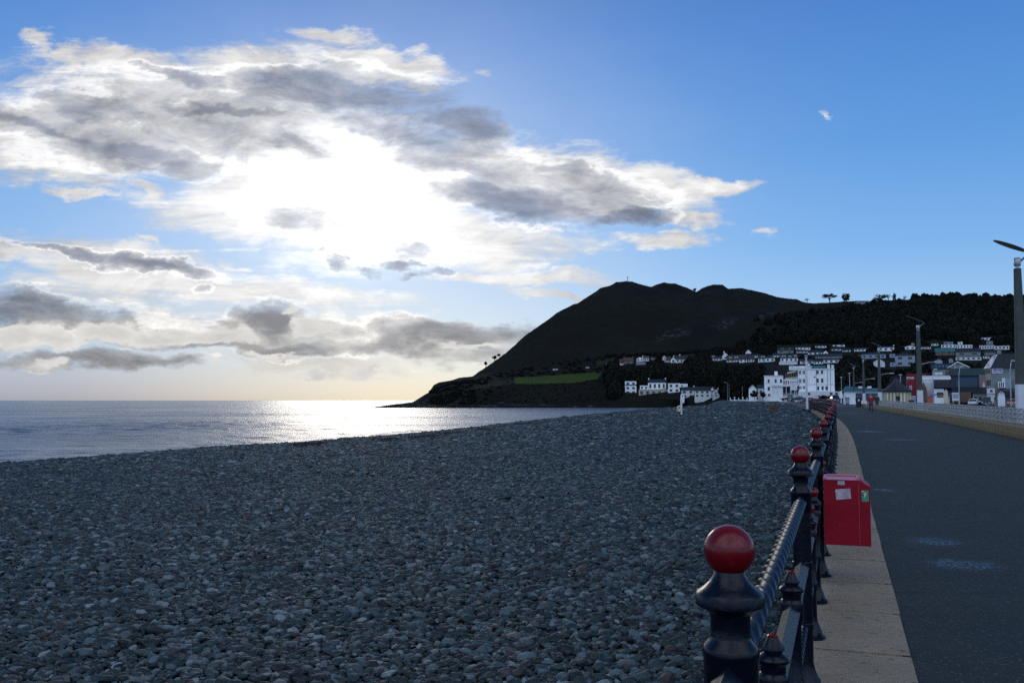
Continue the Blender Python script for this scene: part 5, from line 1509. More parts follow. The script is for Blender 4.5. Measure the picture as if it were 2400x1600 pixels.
def person(px, py_foot, py_head, label, coat, Y=None, stride=1.0, bulk=1.0, rz=0.0):
    p = ground_hit(px, py_foot) if Y is None else P(px, py_foot, Y)
    k = (py_foot-py_head)*p.y/F/1.76
    t = thing('person', label, 'person', p, rz); t.scale = (k, k, k)
    s = stride
    # pelvis, spine, neck, head, legs, arms (hands pushed into the coat pockets), facing -Y
    J = [((0, 0, .95), (.13, .105)), ((0, 0, 1.12), (.135, .10)), ((0, 0, 1.34), (.155, .11)), ((0, -.01, 1.46), (.07, .065)), ((0, -.02, 1.53), .052), ((0, -.03, 1.63), (.075, .092)), ((0, -.03, 1.71), (.068, .085)),
         ((.09, -.02, .88), .095), ((.10, -.10*s, .50), .062), ((.10, .02*s, .09), .042), ((.105, -.12+.06*s, .045), .038),
         ((-.09, .02, .88), .095), ((-.10, .02*s, .50), .062), ((-.10, .20*s, .12), .042), ((-.105, .10*s, .05), .038),
         ((.20, 0, 1.41), .062), ((.272, .045, 1.16), .048), ((.20, -.10, .99), .038), ((.17, -.13, .96), .034),
         ((-.20, 0, 1.41), .062), ((-.272, .045, 1.16), .048), ((-.20, -.10, .99), .038), ((-.17, -.13, .96), .034)]
    E = [(0,1), (1,2), (2,3), (3,4), (4,5), (5,6), (0,7), (7,8), (8,9), (9,10), (0,11), (11,12), (12,13), (13,14), (2,15), (15,16), (16,17), (17,18), (2,19), (19,20), (20,21), (21,22)]
    skin_body('body', J, E, M['skin'], t)
    q = bulk
    CJ = [((0, .01, .86), (.20*q, .155*q)), ((0, .01, 1.02), (.195*q, .15*q)), ((0, .01, 1.22), (.195*q, .15*q)), ((0, 0, 1.38), (.17*q, .125*q)), ((0, 0, 1.48), (.085, .08)),
          ((.21, 0, 1.40), .085*q), ((.275, .045, 1.16), .074*q), ((.22, -.10, .99), .062*q), ((-.21, 0, 1.40), .085*q), ((-.275, .045, 1.16), .074*q), ((-.22, -.10, .99), .062*q)]
    skin_body('coat', CJ, [(0,1), (1,2), (2,3), (3,4), (3,5), (5,6), (6,7), (3,8), (8,9), (9,10)], M[coat], t)
    TJ = [((0, 0, .92), (.165, .13))] + [(a, r*1.22 if not isinstance(r, tuple) else r) for a, r in J[7:10]] + [(a, r*1.22) for a, r in J[11:14]]
    skin_body('trousers', TJ, [(0,1), (1,2), (2,3), (0,4), (4,5), (5,6)], M['seat'], t)
    for i in (10, 14):
        c = Vector(J[i][0]); mb = MB(); mb.lathe([(.02, -.045), (.055, -.045), (.06, 0), (.045, .05), (.02, .06)], 12, (0, 0, 0), sx=.85, sy=2.1); sh = mb.build('shoe', M['black'], t, True); sh.location = c + Vector((0, .01, .0))
    HJ = [((0, .0, 1.60), (.082, .085)), ((0, -.005, 1.68), (.090, .098)), ((0, -.01, 1.755), (.070, .080))]
    h = skin_body('hair', HJ, [(0,1), (1,2)], M['hair'], t); h.location = (0, .025, 0)
    # face: brow, nose, eyes, mouth
    mb = MB(); mb.lathe([(.004, -.02), (.014, -.012), (.010, .018), (.003, .03)], 8, (0, -.125, 1.635)); mb.build('nose', M['skin'], t, True)
    for x in (-.032, .032): MB().ball((x, -.112, 1.665), .011, 8, 6).build('eye', M['black'], t, True)
    MB().box(-.025, .025, -.122, -.108, 1.588, 1.596).build('mouth', M['redwall'], t)
    return t
def people():
    person(2041.5, 968.6, 921.5, 'person in a red jacket and blue jeans walking on the promenade, hands in pockets', 'jacket', rz=R(-8))
    person(2055.5, 958.5, 924.5, 'person in a bulky dark green coat a little behind the one in red', 'greencoat', bulk=1.22, rz=R(-20), stride=.6)
    p = P(2106, 950, 121); person(2105, 950.5, 923, 'person in black leaning at the striped kiosk', 'black', Y=120, rz=R(150), stride=.5)

# ------------------------------------------------------------------ trees
def leafblob(parent, name, c, r, n, mat, size, seed=1, smooth=False):
    """one foliage mesh: many small leaf-sized faces through lumpy clusters"""
    rr = np.random.default_rng(seed); c = np.array(c, float); r = np.array(r, float)
    k = max(3, n//70)
    d = rr.normal(size=(k, 3)); d /= np.linalg.norm(d, axis=1)[:, None]
    cen = c + d*r*rr.uniform(.25, .85, (k, 1)); cr = rr.uniform(.22, .42, k)
    w = rr.integers(0, k, n)
    q = rr.normal(size=(n, 3)); q /= np.linalg.norm(q, axis=1)[:, None]
    pos = cen[w] + q*(cr[w]*rr.uniform(.55, 1.05, n))[:, None]*r
    t = rr.normal(size=(n, 3)); t /= np.linalg.norm(t, axis=1)[:, None]
    u = np.cross(q, t); u /= np.maximum(np.linalg.norm(u, axis=1), 1e-6)[:, None]; v = np.cross(q*.6 + t*.4, u)
    s = (size*rr.uniform(.6, 1.4, n))[:, None]
    V = np.stack([pos - u*s - v*s*.5, pos + u*s - v*s*.5, pos + u*s*.7 + v*s*.8, pos - u*s*.7 + v*s*.8], 1).reshape(-1, 3)
    me = bpy.data.meshes.new(name); me.from_pydata([tuple(x) for x in V], [], [(4*i, 4*i+1, 4*i+2, 4*i+3) for i in range(n)]); me.materials.append(mat)
    o = bpy.data.objects.new(name, me); COL.objects.link(o)
    if parent: o.parent = parent
    return o
def bare_branches(t, h, w, seed, n=60):
    rr = random.Random(seed); mb = MB()
    mb.tube([(0, 0, -.5), (0, 0, h*.35)], [.05*h, .035*h], 6)
    def grow(p, d, L, r, lv):
        q = p + d*L; mb.tube([p, (p+q)/2 + Vector((rr.gauss(0, .05), rr.gauss(0, .05), .03))*L, q], [r, r*.8, r*.55], 4)
        if lv == 0: return
        for _ in range(3 if lv > 1 else 4):
            nd = (d + Vector((rr.gauss(0, .55), rr.gauss(0, .55), rr.gauss(.12, .3)))).normalized(); grow(q, nd, L*rr.uniform(.6, .8), r*.6, lv-1)
    for _ in range(4):
        grow(Vector((0, 0, h*.33)), Vector((rr.gauss(0, .5), rr.gauss(0, .5), .9)).normalized(), h*.24, .022*h, 3)
    return mb
def hill_tree(kind, px, pyb, pyt, w, label, seed, Y=None, group='trees along the skyline'):
    if px > 1860 and pyb < 712: pyb += 3
    Y = Y or float(np.interp(px, *skyY)) - 4
    s = Y/F; b = P(px, pyb, Y); h = (pyb-pyt)*s; hw = w*s/2
    t = thing('tree', label, 'tree', b, 0, group)
    if kind == 'bare':
        bare_branches(t, h, w, seed).build('branches', M['twig'], t)
        leafblob(t, 'twigs', (0, 0, h*.62), (hw, hw, h*.38), 260, M['twig'], .16*max(.6, s*2), seed)
        return t
    mb = MB(); mb.tube([(0, 0, -2), (.03*h, 0, h*.3), (0, 0, h*.75)], [.06*h, .045*h, .02*h], 7)
    rr = random.Random(seed)
    for i in range(5):
        a = rr.uniform(0, 6.28); mb.tube([(0, 0, h*rr.uniform(.25, .5)), (hw*.4*math.cos(a), hw*.4*math.sin(a), h*.62), (hw*.75*math.cos(a), hw*.75*math.sin(a), h*rr.uniform(.7, .85))], [.025*h, .018*h, .008*h], 5)
    mb.build('trunk', M['bark'], t)
    if kind == 'flat':
        leafblob(t, 'crown', (0, 0, h*.74), (hw, hw, h*.26), 900, M['pine'], .5, seed)
    elif kind == 'cone':
        o = leafblob(t, 'crown', (0, 0, h*.5), (hw*.85, hw*.85, h*.45), 700, M['pine'], .45, seed)
        leafblob(o, 'crown_tip', (0, 0, h*.9), (hw*.35, hw*.35, h*.15), 120, M['pine'], .35, seed+1)
    else:
        leafblob(t, 'crown', (0, 0, h*.56), (hw, hw, h*.46), 900, M['leaf'], .5, seed)
    return t
def skyline_trees():
    T = hill_tree
    T('flat', 1944, 711, 686, 38, 'broad flat topped pine standing against the sky, left of its pair', 1)
    T('round', 1984, 709, 686, 28, 'dense dome shaped pine right of the flat topped one on the ridge', 2)
    T('bare', 1892, 712, 696, 22, 'bare round headed tree at the foot of the rocky ridge', 3)
    T('round', 2062, 706, 689, 40, 'wide dark evergreen left of the pointed conifer on the ridge', 4)
    T('bare', 2082, 706, 687, 16, 'small bare tree poking up behind the wide dark evergreen', 5)
    T('cone', 2098, 706, 685, 14, 'pointed dark conifer on the ridge before the gap', 6)
    T('bare', 2121, 706, 691, 22, 'bare rounded tree just right of the pointed conifer', 7)
    T('cone', 2136, 707, 696, 12, 'small dark conifer left of the dark ridge house', 8)
    rr = random.Random(21)
    names = ['dark evergreen', 'bare winter tree', 'dark conifer']
    where = ['at the left end of the ridge wood', 'left of the tallest bare crowns', 'just before the ridge wood peaks', 'under the tallest bare crowns', 'at the peak of the ridge wood', 'right of the ridge wood peak', 'in the dip of the ridge wood', 'midway along the right part of the wood', 'before the last bare crowns', 'beside the thin mast', 'left of the nearest lamp post top', 'behind the nearest lamp post top']
    xs = [2176, 2192, 2207, 2222, 2238, 2250, 2263, 2276, 2292, 2308, 2322, 2340]
    tops = [694, 692, 689, 686, 684, 686, 688, 689, 690, 692, 696, 697]
    kinds = ['round', 'round', 'bare', 'round', 'bare', 'cone', 'bare', 'cone', 'bare', 'round', 'bare', 'bare']
    for i, (x, tp, k, w) in enumerate(zip(xs, tops, kinds, where)):
        nm = {'round': 'dark evergreen', 'bare': 'bare winter tree', 'cone': 'dark conifer'}[k]
        T(k, x, 706, tp, 26 if k != 'cone' else 14, nm + ' ' + w, 30+i)
    for i, (x, w) in enumerate(((2183, 'low dark bush tree filling the gap at the left of the ridge wood'), (2215, 'low dark bush tree under the bare crowns of the ridge wood'), (2245, 'low dark bush tree in the middle of the ridge wood'), (2285, 'low dark bush tree in the right half of the ridge wood'), (2315, 'low dark bush tree near the thin mast'), (2365, 'low dark bush tree right of the nearest lamp top'), (2385, 'dark bush tree at the right edge of the ridge'))):
        T('round', x, 708, 693, 34, w, 60+i)
    T('bare', 2355, 706, 695, 20, 'bare winter tree cut by the nearest lamp post', 70); 
    # wind-shaped pines on the seaward slope
    T('flat', 1138, 861, 847.5, 8, 'lowest of three wind bent pines on the seaward slope', 80); T('flat', 1158.5, 847, 834, 13, 'middle wind bent pine on the seaward slope', 81); T('flat', 1170, 839.5, 829, 10, 'uppermost wind bent pine on the seaward slope', 82)
    T('round', 1628, 684, 675, 9, 'small lone shrub in the notch between two rocky summits', 83)
    # ridge house and masts
    s = 995/F
    t = thing('ridge_house', 'long dark roofed house on the ridge between the tree groups', 'house', P(2156, 706, 990))
    MB().box(-14*s, 13*s, 0, 8, -3, 3*s).build('wall', M['grey'], t); MB().prism([(-.5, 3*s), (4, 5.2*s), (8.5, 3*s)], 'x', -15*s, 14*s).build('roof', M['slate'], t)
    t = thing('ridge_bungalow', 'low dark bungalow roof on the ridge right of the dome shaped pine', 'house', P(2022, 708, 1000))
    MB().box(-14*s, 16*s, 0, 8, -3, 2.2*s).build('wall', M['grey'], t); MB().prism([(-.5, 2.2*s), (4, 4.2*s), (8.5, 2.2*s)], 'x', -15*s, 17*s).build('roof', M['slate'], t)
    for px, a, b, lab in ((2142, 704, 692, 'thin mast with a dish on the ridge beside the dark house'), (2343, 703, 691, 'thin mast on the ridge left of the nearest lamp post')):
        Y = 985; s = Y/F; t = thing('mast', lab, 'mast', P(px, a, Y)); h = (a-b)*s
        MB().tube([(0, 0, -2), (0, 0, h)], .16, 6).build('pole', M['grey'], t); MB().tube([(-.6, 0, h*.7), (.6, 0, h*.72)], .25, 6).build('dish', M['dullwhite'], t)
    Y = 1149; s = Y/F
    t = thing('summit_cross', 'tall thin stone cross on the highest summit of the headland', 'cross', P(1471, 659, Y))
    MB().box(-.55*s, .55*s, -.3, .3, -1, 12*s).build('shaft', M['grey'], t); MB().box(-2.1*s, 2.1*s, -.28, .28, 8.2*s, 9.3*s).build('crossbar', M['grey'], t)
    MB().box(-1.4*s, 1.4*s, -.8, .8, -1, 1.2*s).build('plinth', M['grey'], t)
    for px, py, w, lab in ((1302, 867, 12, 'long white caravan on the terrace above the green field'), (1377, 862.5, 8, 'short white caravan above the right end of the green field'), (1421, 857, 3, 'tiny upright white hut on the slope left of the red roofed house')):
        p = hill_hit(px, py); s = p.y/F; t = thing('caravan' if w > 4 else 'hut', lab, 'caravan' if w > 4 else 'hut', p)
        hh = 2.6*s if w > 4 else 6*s
        MB().box(-w*s/2, w*s/2, 0, 2.4, -.5, hh).build('body', M['dullwhite'], t, bevel=.1); MB().box(-w*s/3, w*s/3, -.05, .02, hh*.5, hh*.8).build('window', M['glass'], t)
        RECTS.append((px-w/2-2, px+w/2+2, py-6, py, p.y))

def scatter(name, label, pts, mats_, size):
    """woodland and scrub nobody could count: one object of points carrying a few different bushes"""
    n = len(pts)
    me = bpy.data.meshes.new(name); me.from_pydata([tuple(p[:3]) for p in pts], [], [])
    at = me.attributes.new('scl', 'FLOAT_VECTOR', 'POINT'); at.data.foreach_set('vector', [c for p in pts for c in (p[3], p[3], p[4])])
    at = me.attributes.new('turn', 'FLOAT_VECTOR', 'POINT'); at.data.foreach_set('vector', [c for i in range(n) for c in (0, 0, (i*2.399) % 6.28)])
    at = me.attributes.new('idx', 'INT', 'POINT'); at.data.foreach_set('value', [int((i*7919) % 5) for i in range(n)])
    o = bpy.data.objects.new(name, me); COL.objects.link(o); tag(o, label, 'woodland' if 'wood' in name else 'scrub', kind='stuff')
    ng = bpy.data.node_groups.new(name, 'GeometryNodeTree')
    ng.interface.new_socket('Geometry', in_out='INPUT', socket_type='NodeSocketGeometry'); ng.interface.new_socket('Geometry', in_out='OUTPUT', socket_type='NodeSocketGeometry')
    N, L = ng.nodes, ng.links; gi = N.new('NodeGroupInput'); go = N.new('NodeGroupOutput'); join = N.new('GeometryNodeGeometryToInstance')
    for k in range(5):
        # a bush: leaf-sized quads thrown over a lumpy ball
        ic = N.new('GeometryNodeMeshIcoSphere'); ic.inputs['Subdivisions'].default_value = 3
        nz = N.new('ShaderNodeTexNoise'); nz.inputs['Scale'].default_value = 1.6; nz.inputs['Detail'].default_value = 2
        ps = N.new('GeometryNodeInputPosition'); ad = N.new('ShaderNodeVectorMath'); ad.operation = 'ADD'; ad.inputs[1].default_value = (k*5.1, k*2.7, k*9.1)
        L.new(ps.outputs[0], ad.inputs[0]); L.new(ad.outputs[0], nz.inputs['Vector'])
        sb = N.new('ShaderNodeVectorMath'); sb.operation = 'SUBTRACT'; sb.inputs[1].default_value = (.5, .5, .5); L.new(nz.outputs['Color'], sb.inputs[0])
        sc = N.new('ShaderNodeVectorMath'); sc.operation = 'SCALE'; sc.inputs['Scale'].default_value = 1.5; L.new(sb.outputs[0], sc.inputs[0])
        sp = N.new('GeometryNodeSetPosition'); L.new(ic.outputs['Mesh'], sp.inputs['Geometry']); L.new(sc.outputs[0], sp.inputs['Offset'])
        df = N.new('GeometryNodeDistributePointsOnFaces'); df.inputs['Density'].default_value = 22; df.inputs['Seed'].default_value = k; L.new(sp.outputs[0], df.inputs['Mesh'])
        gr = N.new('GeometryNodeMeshGrid'); gr.inputs['Vertices X'].default_value = 2; gr.inputs['Vertices Y'].default_value = 2; gr.inputs['Size X'].default_value = .34; gr.inputs['Size Y'].default_value = .26
        rv = N.new('FunctionNodeRandomValue'); rv.data_type = 'FLOAT_VECTOR'; rv.inputs['Min'].default_value = (-1.2, -1.2, -3); rv.inputs['Max'].default_value = (1.2, 1.2, 3)
        ii = N.new('GeometryNodeInstanceOnPoints'); L.new(df.outputs['Points'], ii.inputs['Points']); L.new(gr.outputs['Mesh'], ii.inputs['Instance']); L.new(rv.outputs['Value'], ii.inputs['Rotation'])
        rl = N.new('GeometryNodeRealizeInstances'); L.new(ii.outputs[0], rl.inputs['Geometry'])
        mt = N.new('GeometryNodeSetMaterial'); mt.inputs['Material'].default_value = mats_[k % len(mats_)]; L.new(rl.outputs[0], mt.inputs['Geometry'])
        co_ = N.new('GeometryNodeTransform'); co_.inputs['Scale'].default_value = (.86, .86, .86); L.new(sp.outputs[0], co_.inputs['Geometry'])
        m2 = N.new('GeometryNodeSetMaterial'); m2.inputs['Material'].default_value = mats_[k % len(mats_)]; L.new(co_.outputs[0], m2.inputs['Geometry'])
        jn = N.new('GeometryNodeJoinGeometry'); L.new(mt.outputs[0], jn.inputs[0]); L.new(m2.outputs[0], jn.inputs[0])
        L.new(jn.outputs[0], join.inputs[0])
    iop = N.new('GeometryNodeInstanceOnPoints'); iop.inputs['Pick Instance'].default_value = True
    L.new(gi.outputs[0], iop.inputs['Points']); L.new(join.outputs[0], iop.inputs['Instance'])
    for nm, ty, sk in (('idx', 'INT', 'Instance Index'), ('turn', 'FLOAT_VECTOR', 'Rotation'), ('scl', 'FLOAT_VECTOR', 'Scale')):
        q = N.new('GeometryNodeInputNamedAttribute'); q.data_type = ty; q.inputs['Name'].default_value = nm; L.new(q.outputs['Attribute'], iop.inputs[sk])
    L.new(iop.outputs[0], go.inputs[0])
    o.modifiers.new('bushes', 'NODES').node_group = ng
def woods():
    rr = random.Random(17)
    def rect_hit(px, py, Y, m, mv=None):
        mv = mv or m*1.2
        for a, b, c, d, yh in RECTS:
            if a-m < px < b+m and c-m < py < d+mv: return True
        return False
    wood = []; scrub = []
    N_ = len(TPX)
    cnt = [10, 14, 12, 14, 40]
    off_ = [0, 10, 24, 36, 50, 90]
    tries = 0
    while len(wood) < 6500 and tries < 60000:
        tries += 1
        i = rr.randrange(N_-1); px = TPX[i]
        if px < 1330: continue
        seg = rr.choices([1, 2, 3, 4], [1, 3, 3, 4])[0]
        j = off_[seg] + rr.randrange(cnt[seg]); p = TROWS[i][j]
        py = 938 - (p[2]-H)/p[1]*F
        upper = seg == 4
        tt = (j-50)/40
        if upper and px < 1800 + rr.gauss(0, 50) + 250*tt: continue
        if upper and ((tt > .93 and px < 2150) or (px < 2000 and tt > .7)): continue
        if px < 1425: continue
        if any(inside(q, px, py) for q in FIELDS): continue
        r = rr.uniform(2.0, 4.2); h = r*rr.uniform(.8, 1.4)
        if upper and tt > .7: r *= .6 if px < 2150 else .9; h *= .5 if px < 2150 else .9
        if seg == 3: r *= .5; h *= .45
        rp = r*F/p[1]; hp = h*2*F/p[1]
        if seg == 3 and not upper and rr.random() < .45: continue
        if rect_hit(px, py - hp*.5, p[1], rp*.7 + 1, hp*.55 + 1.5): continue
        wood.append((p[0] + rr.uniform(-3, 3), p[1] + rr.uniform(-2, 2), p[2] + h*.45, r, h))
    tries = 0
    while len(scrub) < 900 and tries < 50000:
        tries += 1
        i = rr.randrange(N_-1); px = TPX[i]
        if px > 1950 or px < 1010: continue
        seg = rr.choices([1, 2, 3], [2, 1.2, 2])[0]
        j = off_[seg] + rr.randrange(cnt[seg]); p = TROWS[i][j]
        py = 938 - (p[2]-H)/p[1]*F
        if any(inside(q, px, py) for q in FIELDS) or any(inside(q, px, py) for q in CRAGS[:3]): continue
        if rect_hit(px, py, p[1], 5, 7): continue
        r = rr.uniform(.8, 2.0); h = r*rr.uniform(.35, .6)
        if 1150 < px < 1420 and seg < 3: r *= .5; h *= .4
        if px < 1300 and seg == 4: r *= .6; h *= .5
        if j > 85: r *= .45; h *= .45
        scrub.append((p[0], p[1], p[2] + h*.3, r, h))
    scatter('hillside_woodland', 'dark mass of winter woodland over the hillside behind the town', wood, [M['leaf'], M['pine'], M['scrub'], M['leaf'], M['pine']], 1)
    scatter('heath_scrub', 'low brown and green heath scrub covering the headland', scrub, [M['scrub'], M['scrub'], M['leaf']], 1)
    print('wood', len(wood), 'scrub', len(scrub))
    # named bushes close to the hotel and shops
    for px, py, Y, w, h, lab in ((1768, 931, 366, 20, 18, 'rounded grey green shrub against the low white gable'), (1787, 931, 368, 12, 13, 'small dark shrub between the white gable and the hotel'), (2075, 905, 300, 30, 36, 'dark rounded tree behind the kiosk roof, left'), (2150, 890, 330, 34, 40, 'dark tree rising behind the red arcade'), (1985, 925, 330, 40, 44, 'large dark tree mass right of the hotel'), (2020, 915, 320, 40, 40, 'dark tree behind the white pavilion roof'), (2172, 875, 350, 28, 30, 'dark bushy tree between red arcade and grey hall'), (1926, 884, 371, 10, 8, 'small dark shrub growing out of the hotel wall')):
        s = Y/F; t = thing('shrub', lab, 'shrub' if w < 25 else 'tree', P(px, py, Y)); 
        if 'hotel wall' in lab: t.location = P(1911, 886, 364.6); leafblob(t, 'foliage', (0, -.2, .6), (1.0, .5, .7), 160, M['leaf'], .2, 5); continue
        MB().tube([(0, 0, -1), (0, 0, h*s*.6)], [.12*w*s*.3, .03*w*s*.3], 6).build('trunk', M['bark'], t)
        leafblob(t, 'foliage', (0, 0, h*s*.5), (w*s/2, w*s/2, h*s*.5), 900, M['leaf'], .32, int(px))

shops(); street_lights(); bins(); people(); skyline_trees(); woods()
# ------------------------------------------------------------------ sky, sun, camera
SUN_AZ, SUN_EL = R(-9.7), R(11.5)
WHITE = [ # centre x, y, half width, half height, tilt (photo pixels as bearings), weight
 (107,84,62,20,8,.8),(184,107,62,20,-5,.8),(300,150,200,44,10,1),(470,285,500,150,10,1.2),(150,330,280,115,8,1.1),(640,150,260,60,5,.9),(900,165,200,52,8,1.15),
 (770,85,110,32,10,.9),(985,165,90,42,0,1.1),(800,440,420,190,4,1.3),(1270,400,330,85,14,1.05),(1450,430,230,60,12,.9),(1630,448,125,22,-6,.95),(1600,507,110,24,8,.9),(1550,557,118,24,0,.85),
 (1080,560,330,70,2,1),(1180,648,230,20,2,.95),(1285,697,95,13,12,.8),(200,425,66,20,15,.7),(168,452,95,14,10,.8),(320,452,62,20,18,.75),(345,556,28,11,10,.7),
 (300,630,330,72,12,1),(20,590,90,44,0,.9),(560,515,260,62,8,.75),(540,610,60,12,12,.6),(250,770,420,48,0,1),(620,775,260,52,0,1),(900,790,300,48,2,.8),(80,853,58,16,-4,.6),
 (680,690,320,42,4,.8),(180,700,260,50,4,.55),(960,110,34,20,10,.45),(1145,175,30,16,20,.4),(1925,282,18,22,0,.05),(1780,547,34,12,0,.25),(1240,870,120,50,0,.3),(720,850,240,22,3,.7),(420,865,230,20,-3,.25)]
DARK = [
 (760,225,235,46,8,1.05),(430,185,95,20,10,.85),(550,258,195,15,9,.85),(1075,285,135,36,10,1),(130,310,135,18,15,.75),(320,365,175,36,10,.85),(690,335,115,24,20,.8),(900,300,140,30,10,.8),(230,250,190,30,8,.55),
 (1090,385,185,32,10,.8),(1215,470,178,40,5,1.15),(1470,498,98,22,3,1),(1330,400,120,20,12,.5),(710,525,75,30,5,.7),(732,588,17,12,0,.4),(790,606,36,10,10,.65),(855,622,50,8,18,.5),(935,612,36,12,6,.9),(1010,633,42,10,0,.7),(940,588,60,12,10,.4),
 (190,598,135,14,10,.75),(370,627,125,19,8,.85),(447,680,30,13,0,.3),(90,722,190,36,6,1),(640,760,95,42,0,1),(560,812,330,20,2,1),(960,790,70,34,-10,.9),(1080,785,190,32,3,1.05),(850,822,300,18,2,.7),(300,800,120,18,0,.4),(150,848,290,22,3,.95),(360,860,120,14,4,.5),(1130,830,140,24,-6,.4),
 (560,290,400,95,8,.28),(1000,320,260,66,14,.38),(1270,420,270,60,12,.36),(230,330,240,80,12,.28),(640,790,420,34,2,.3),(880,200,200,46,10,.3)]

PUFF = [(40,775,95,26,0,1),(150,790,80,26,0,1),(270,783,85,30,0,1),(370,790,90,26,0,1),(470,792,70,22,0,.9),(545,785,40,20,0,.8),(760,775,60,20,0,.7),(700,735,30,14,0,.55),(80,852,58,13,-4,.5),(750,868,60,12,0,.6),(860,866,40,10,0,.5),(620,828,120,9,2,.6),(1130,815,100,9,0,.6)]
def world():
    w = bpy.data.worlds.new('World'); SC.world = w; w.use_nodes = True
    nt = NT(w.node_tree); nt.n.clear()
    out = nt.node('ShaderNodeOutputWorld'); bg = nt.node('ShaderNodeBackground'); nt.l.new(bg.outputs[0], out.inputs[0])
    d = nt.node('ShaderNodeTexCoord').outputs['Generated']
    sep = nt.node('ShaderNodeSeparateXYZ'); nt.l.new(d, sep.inputs[0]); x, y, z = sep.outputs
    sky = nt.node('ShaderNodeTexSky', sky_type='NISHITA'); sky.sun_disc = False
    sky.sun_elevation = SUN_EL; sky.sun_rotation = SUN_AZ; sky.air_density = 1.0; sky.dust_density = .4; sky.ozone_density = 2.0
    ys = nt.m('MAXIMUM', y, .10)
    u = nt.m('DIVIDE', x, ys); v = nt.m('DIVIDE', z, ys)
    p = nt.node('ShaderNodeCombineXYZ'); nt.l.new(u, p.inputs[0]); nt.l.new(v, p.inputs[1]); p = p.outputs[0]
    def scaled(sx, sy, rot=0.0):
        mp = nt.node('ShaderNodeMapping'); nt.l.new(p, mp.inputs[0]); mp.inputs['Scale'].default_value = (sx, sy, 1); mp.inputs['Rotation'].default_value = (0, 0, rot)
        return mp.outputs[0]
    q1 = scaled(7, 15, .12)
    wc = nt.noise(q1, 1.0, 7, .62, out='Color', dim='2D')
    warp = nt.vm('MULTIPLY', nt.vm('SUBTRACT', wc, (.5, .5, .5)), (.115, .062, 0))
    pw = nt.vm('ADD', p, warp)
    sp = nt.node('ShaderNodeSeparateXYZ'); nt.l.new(pw, sp.inputs[0]); U, V = sp.outputs[0], sp.outputs[1]
    c1 = nt.node('ShaderNodeCombineXYZ'); nt.l.new(nt.m('MULTIPLY', U, U), c1.inputs[0]); nt.l.new(nt.m('MULTIPLY', U, V), c1.inputs[1]); nt.l.new(nt.m('MULTIPLY', V, V), c1.inputs[2])
    c2 = nt.node('ShaderNodeCombineXYZ'); nt.l.new(U, c2.inputs[0]); nt.l.new(V, c2.inputs[1]); c2.inputs[2].default_value = 1
    def quad(e):
        u0, w0 = ray(e[0], e[1]); a, b = e[2]/F, e[3]/F; ph = -R(e[4]); c, s = math.cos(ph), math.sin(ph)
        A = c*c/a/a + s*s/b/b; B = 2*c*s*(1/a/a - 1/b/b); C = s*s/a/a + c*c/b/b
        D = -2*A*u0 - B*w0; E = -2*C*w0 - B*u0; G = A*u0*u0 + B*u0*w0 + C*w0*w0
        return nt.m('ADD', nt.vm('DOT_PRODUCT', c1.outputs[0], (A, B, C)), nt.vm('DOT_PRODUCT', c2.outputs[0], (D, E, G)))
    def field(lst):
        acc = None
        for e in lst:
            f = nt.m('MULTIPLY_ADD', quad(e), -max(e[5], .7), e[5])
            acc = f if acc is None else nt.m('SMOOTH_MAX', acc, f, .25)
        return nt.m('MAXIMUM', acc, -1.2)
    n1 = nt.noise(scaled(9, 22, .15), 1.0, 10, .66, .35, dim='2D')
    n2 = nt.noise(scaled(13, 30, .14), 1.0, 10, .64, .4, dim='2D')
    st = nt.noise(scaled(5, 60, .10), 1.0, 6, .6, .5, dim='2D')
    fw = nt.m('ADD', field(WHITE), nt.m('MULTIPLY', nt.m('SUBTRACT', n1, .5), 1.9))
    fd = nt.m('ADD', field(DARK), nt.m('MULTIPLY_ADD', nt.m('SUBTRACT', n2, .5), 1.8, nt.m('MULTIPLY_ADD', st, 1.0, -.32)))
    front = nt.step(y, .12, .3)
    fw = nt.m('ADD', fw, nt.m('MULTIPLY', nt.m('SUBTRACT', st, .5), .9))
    hf = nt.noise(scaled(38, 95, .12), 1.0, 6, .65, .3, dim='2D')
    fw = nt.m('MULTIPLY_ADD', nt.m('SUBTRACT', hf, .5), .75, fw); fd = nt.m('MULTIPLY_ADD', nt.m('SUBTRACT', hf, .5), .6, fd)
    aw = nt.m('MULTIPLY', nt.step(fw, -.38, .80), front); ad = nt.m('MULTIPLY', nt.step(fd, -.50, 1.25), front)
    rim = nt.m('MULTIPLY', nt.step(fd, -.85, -.25), nt.step(fd, .15, -.25))
    n3 = nt.noise(scaled(22, 30), 1.0, 8, .6, .2, dim='2D')
    fc = nt.m('ADD', field(PUFF), nt.m('MULTIPLY', nt.m('SUBTRACT', n3, .5), 1.7)); ac = nt.m('MULTIPLY', nt.step(fc, -.25, .60), front)
    # the sun behind the clouds
    gl = nt.m('EXPONENT', nt.m('MULTIPLY', quad((835, 475, 275, 215, 0)), -1.0))
    gl = nt.m('MULTIPLY', gl, front)
    gl2 = nt.m('MULTIPLY', nt.m('EXPONENT', nt.m('MULTIPLY', quad((830, 480, 620, 420, 0)), -1.0)), front)
    # clear sky
    clear = nt.mix(1.0, sky.outputs[0], (.06, .075, .11), 'MULTIPLY')
    zen = nt.ramp(nt.m('MAXIMUM', z, 0), [(0, (.56, .73, .91)), (.08, (.38, .62, .91)), (.16, (.205, .47, .87)), (.26, (.115, .35, .78)), (.38, (.070, .245, .67)), (.55, (.045, .13, .32)), (1, (.035, .085, .19))])
    clear = nt.mix(.80, clear, zen)
    veil = nt.m('MULTIPLY', gl2, .42)
    clear = nt.mix(veil, clear, (.85, .90, .95))
    # low warm air over the horizon, greyer to the left
    low = nt.m('EXPONENT', nt.m('MULTIPLY', nt.m('MAXIMUM', z, 0), -17))
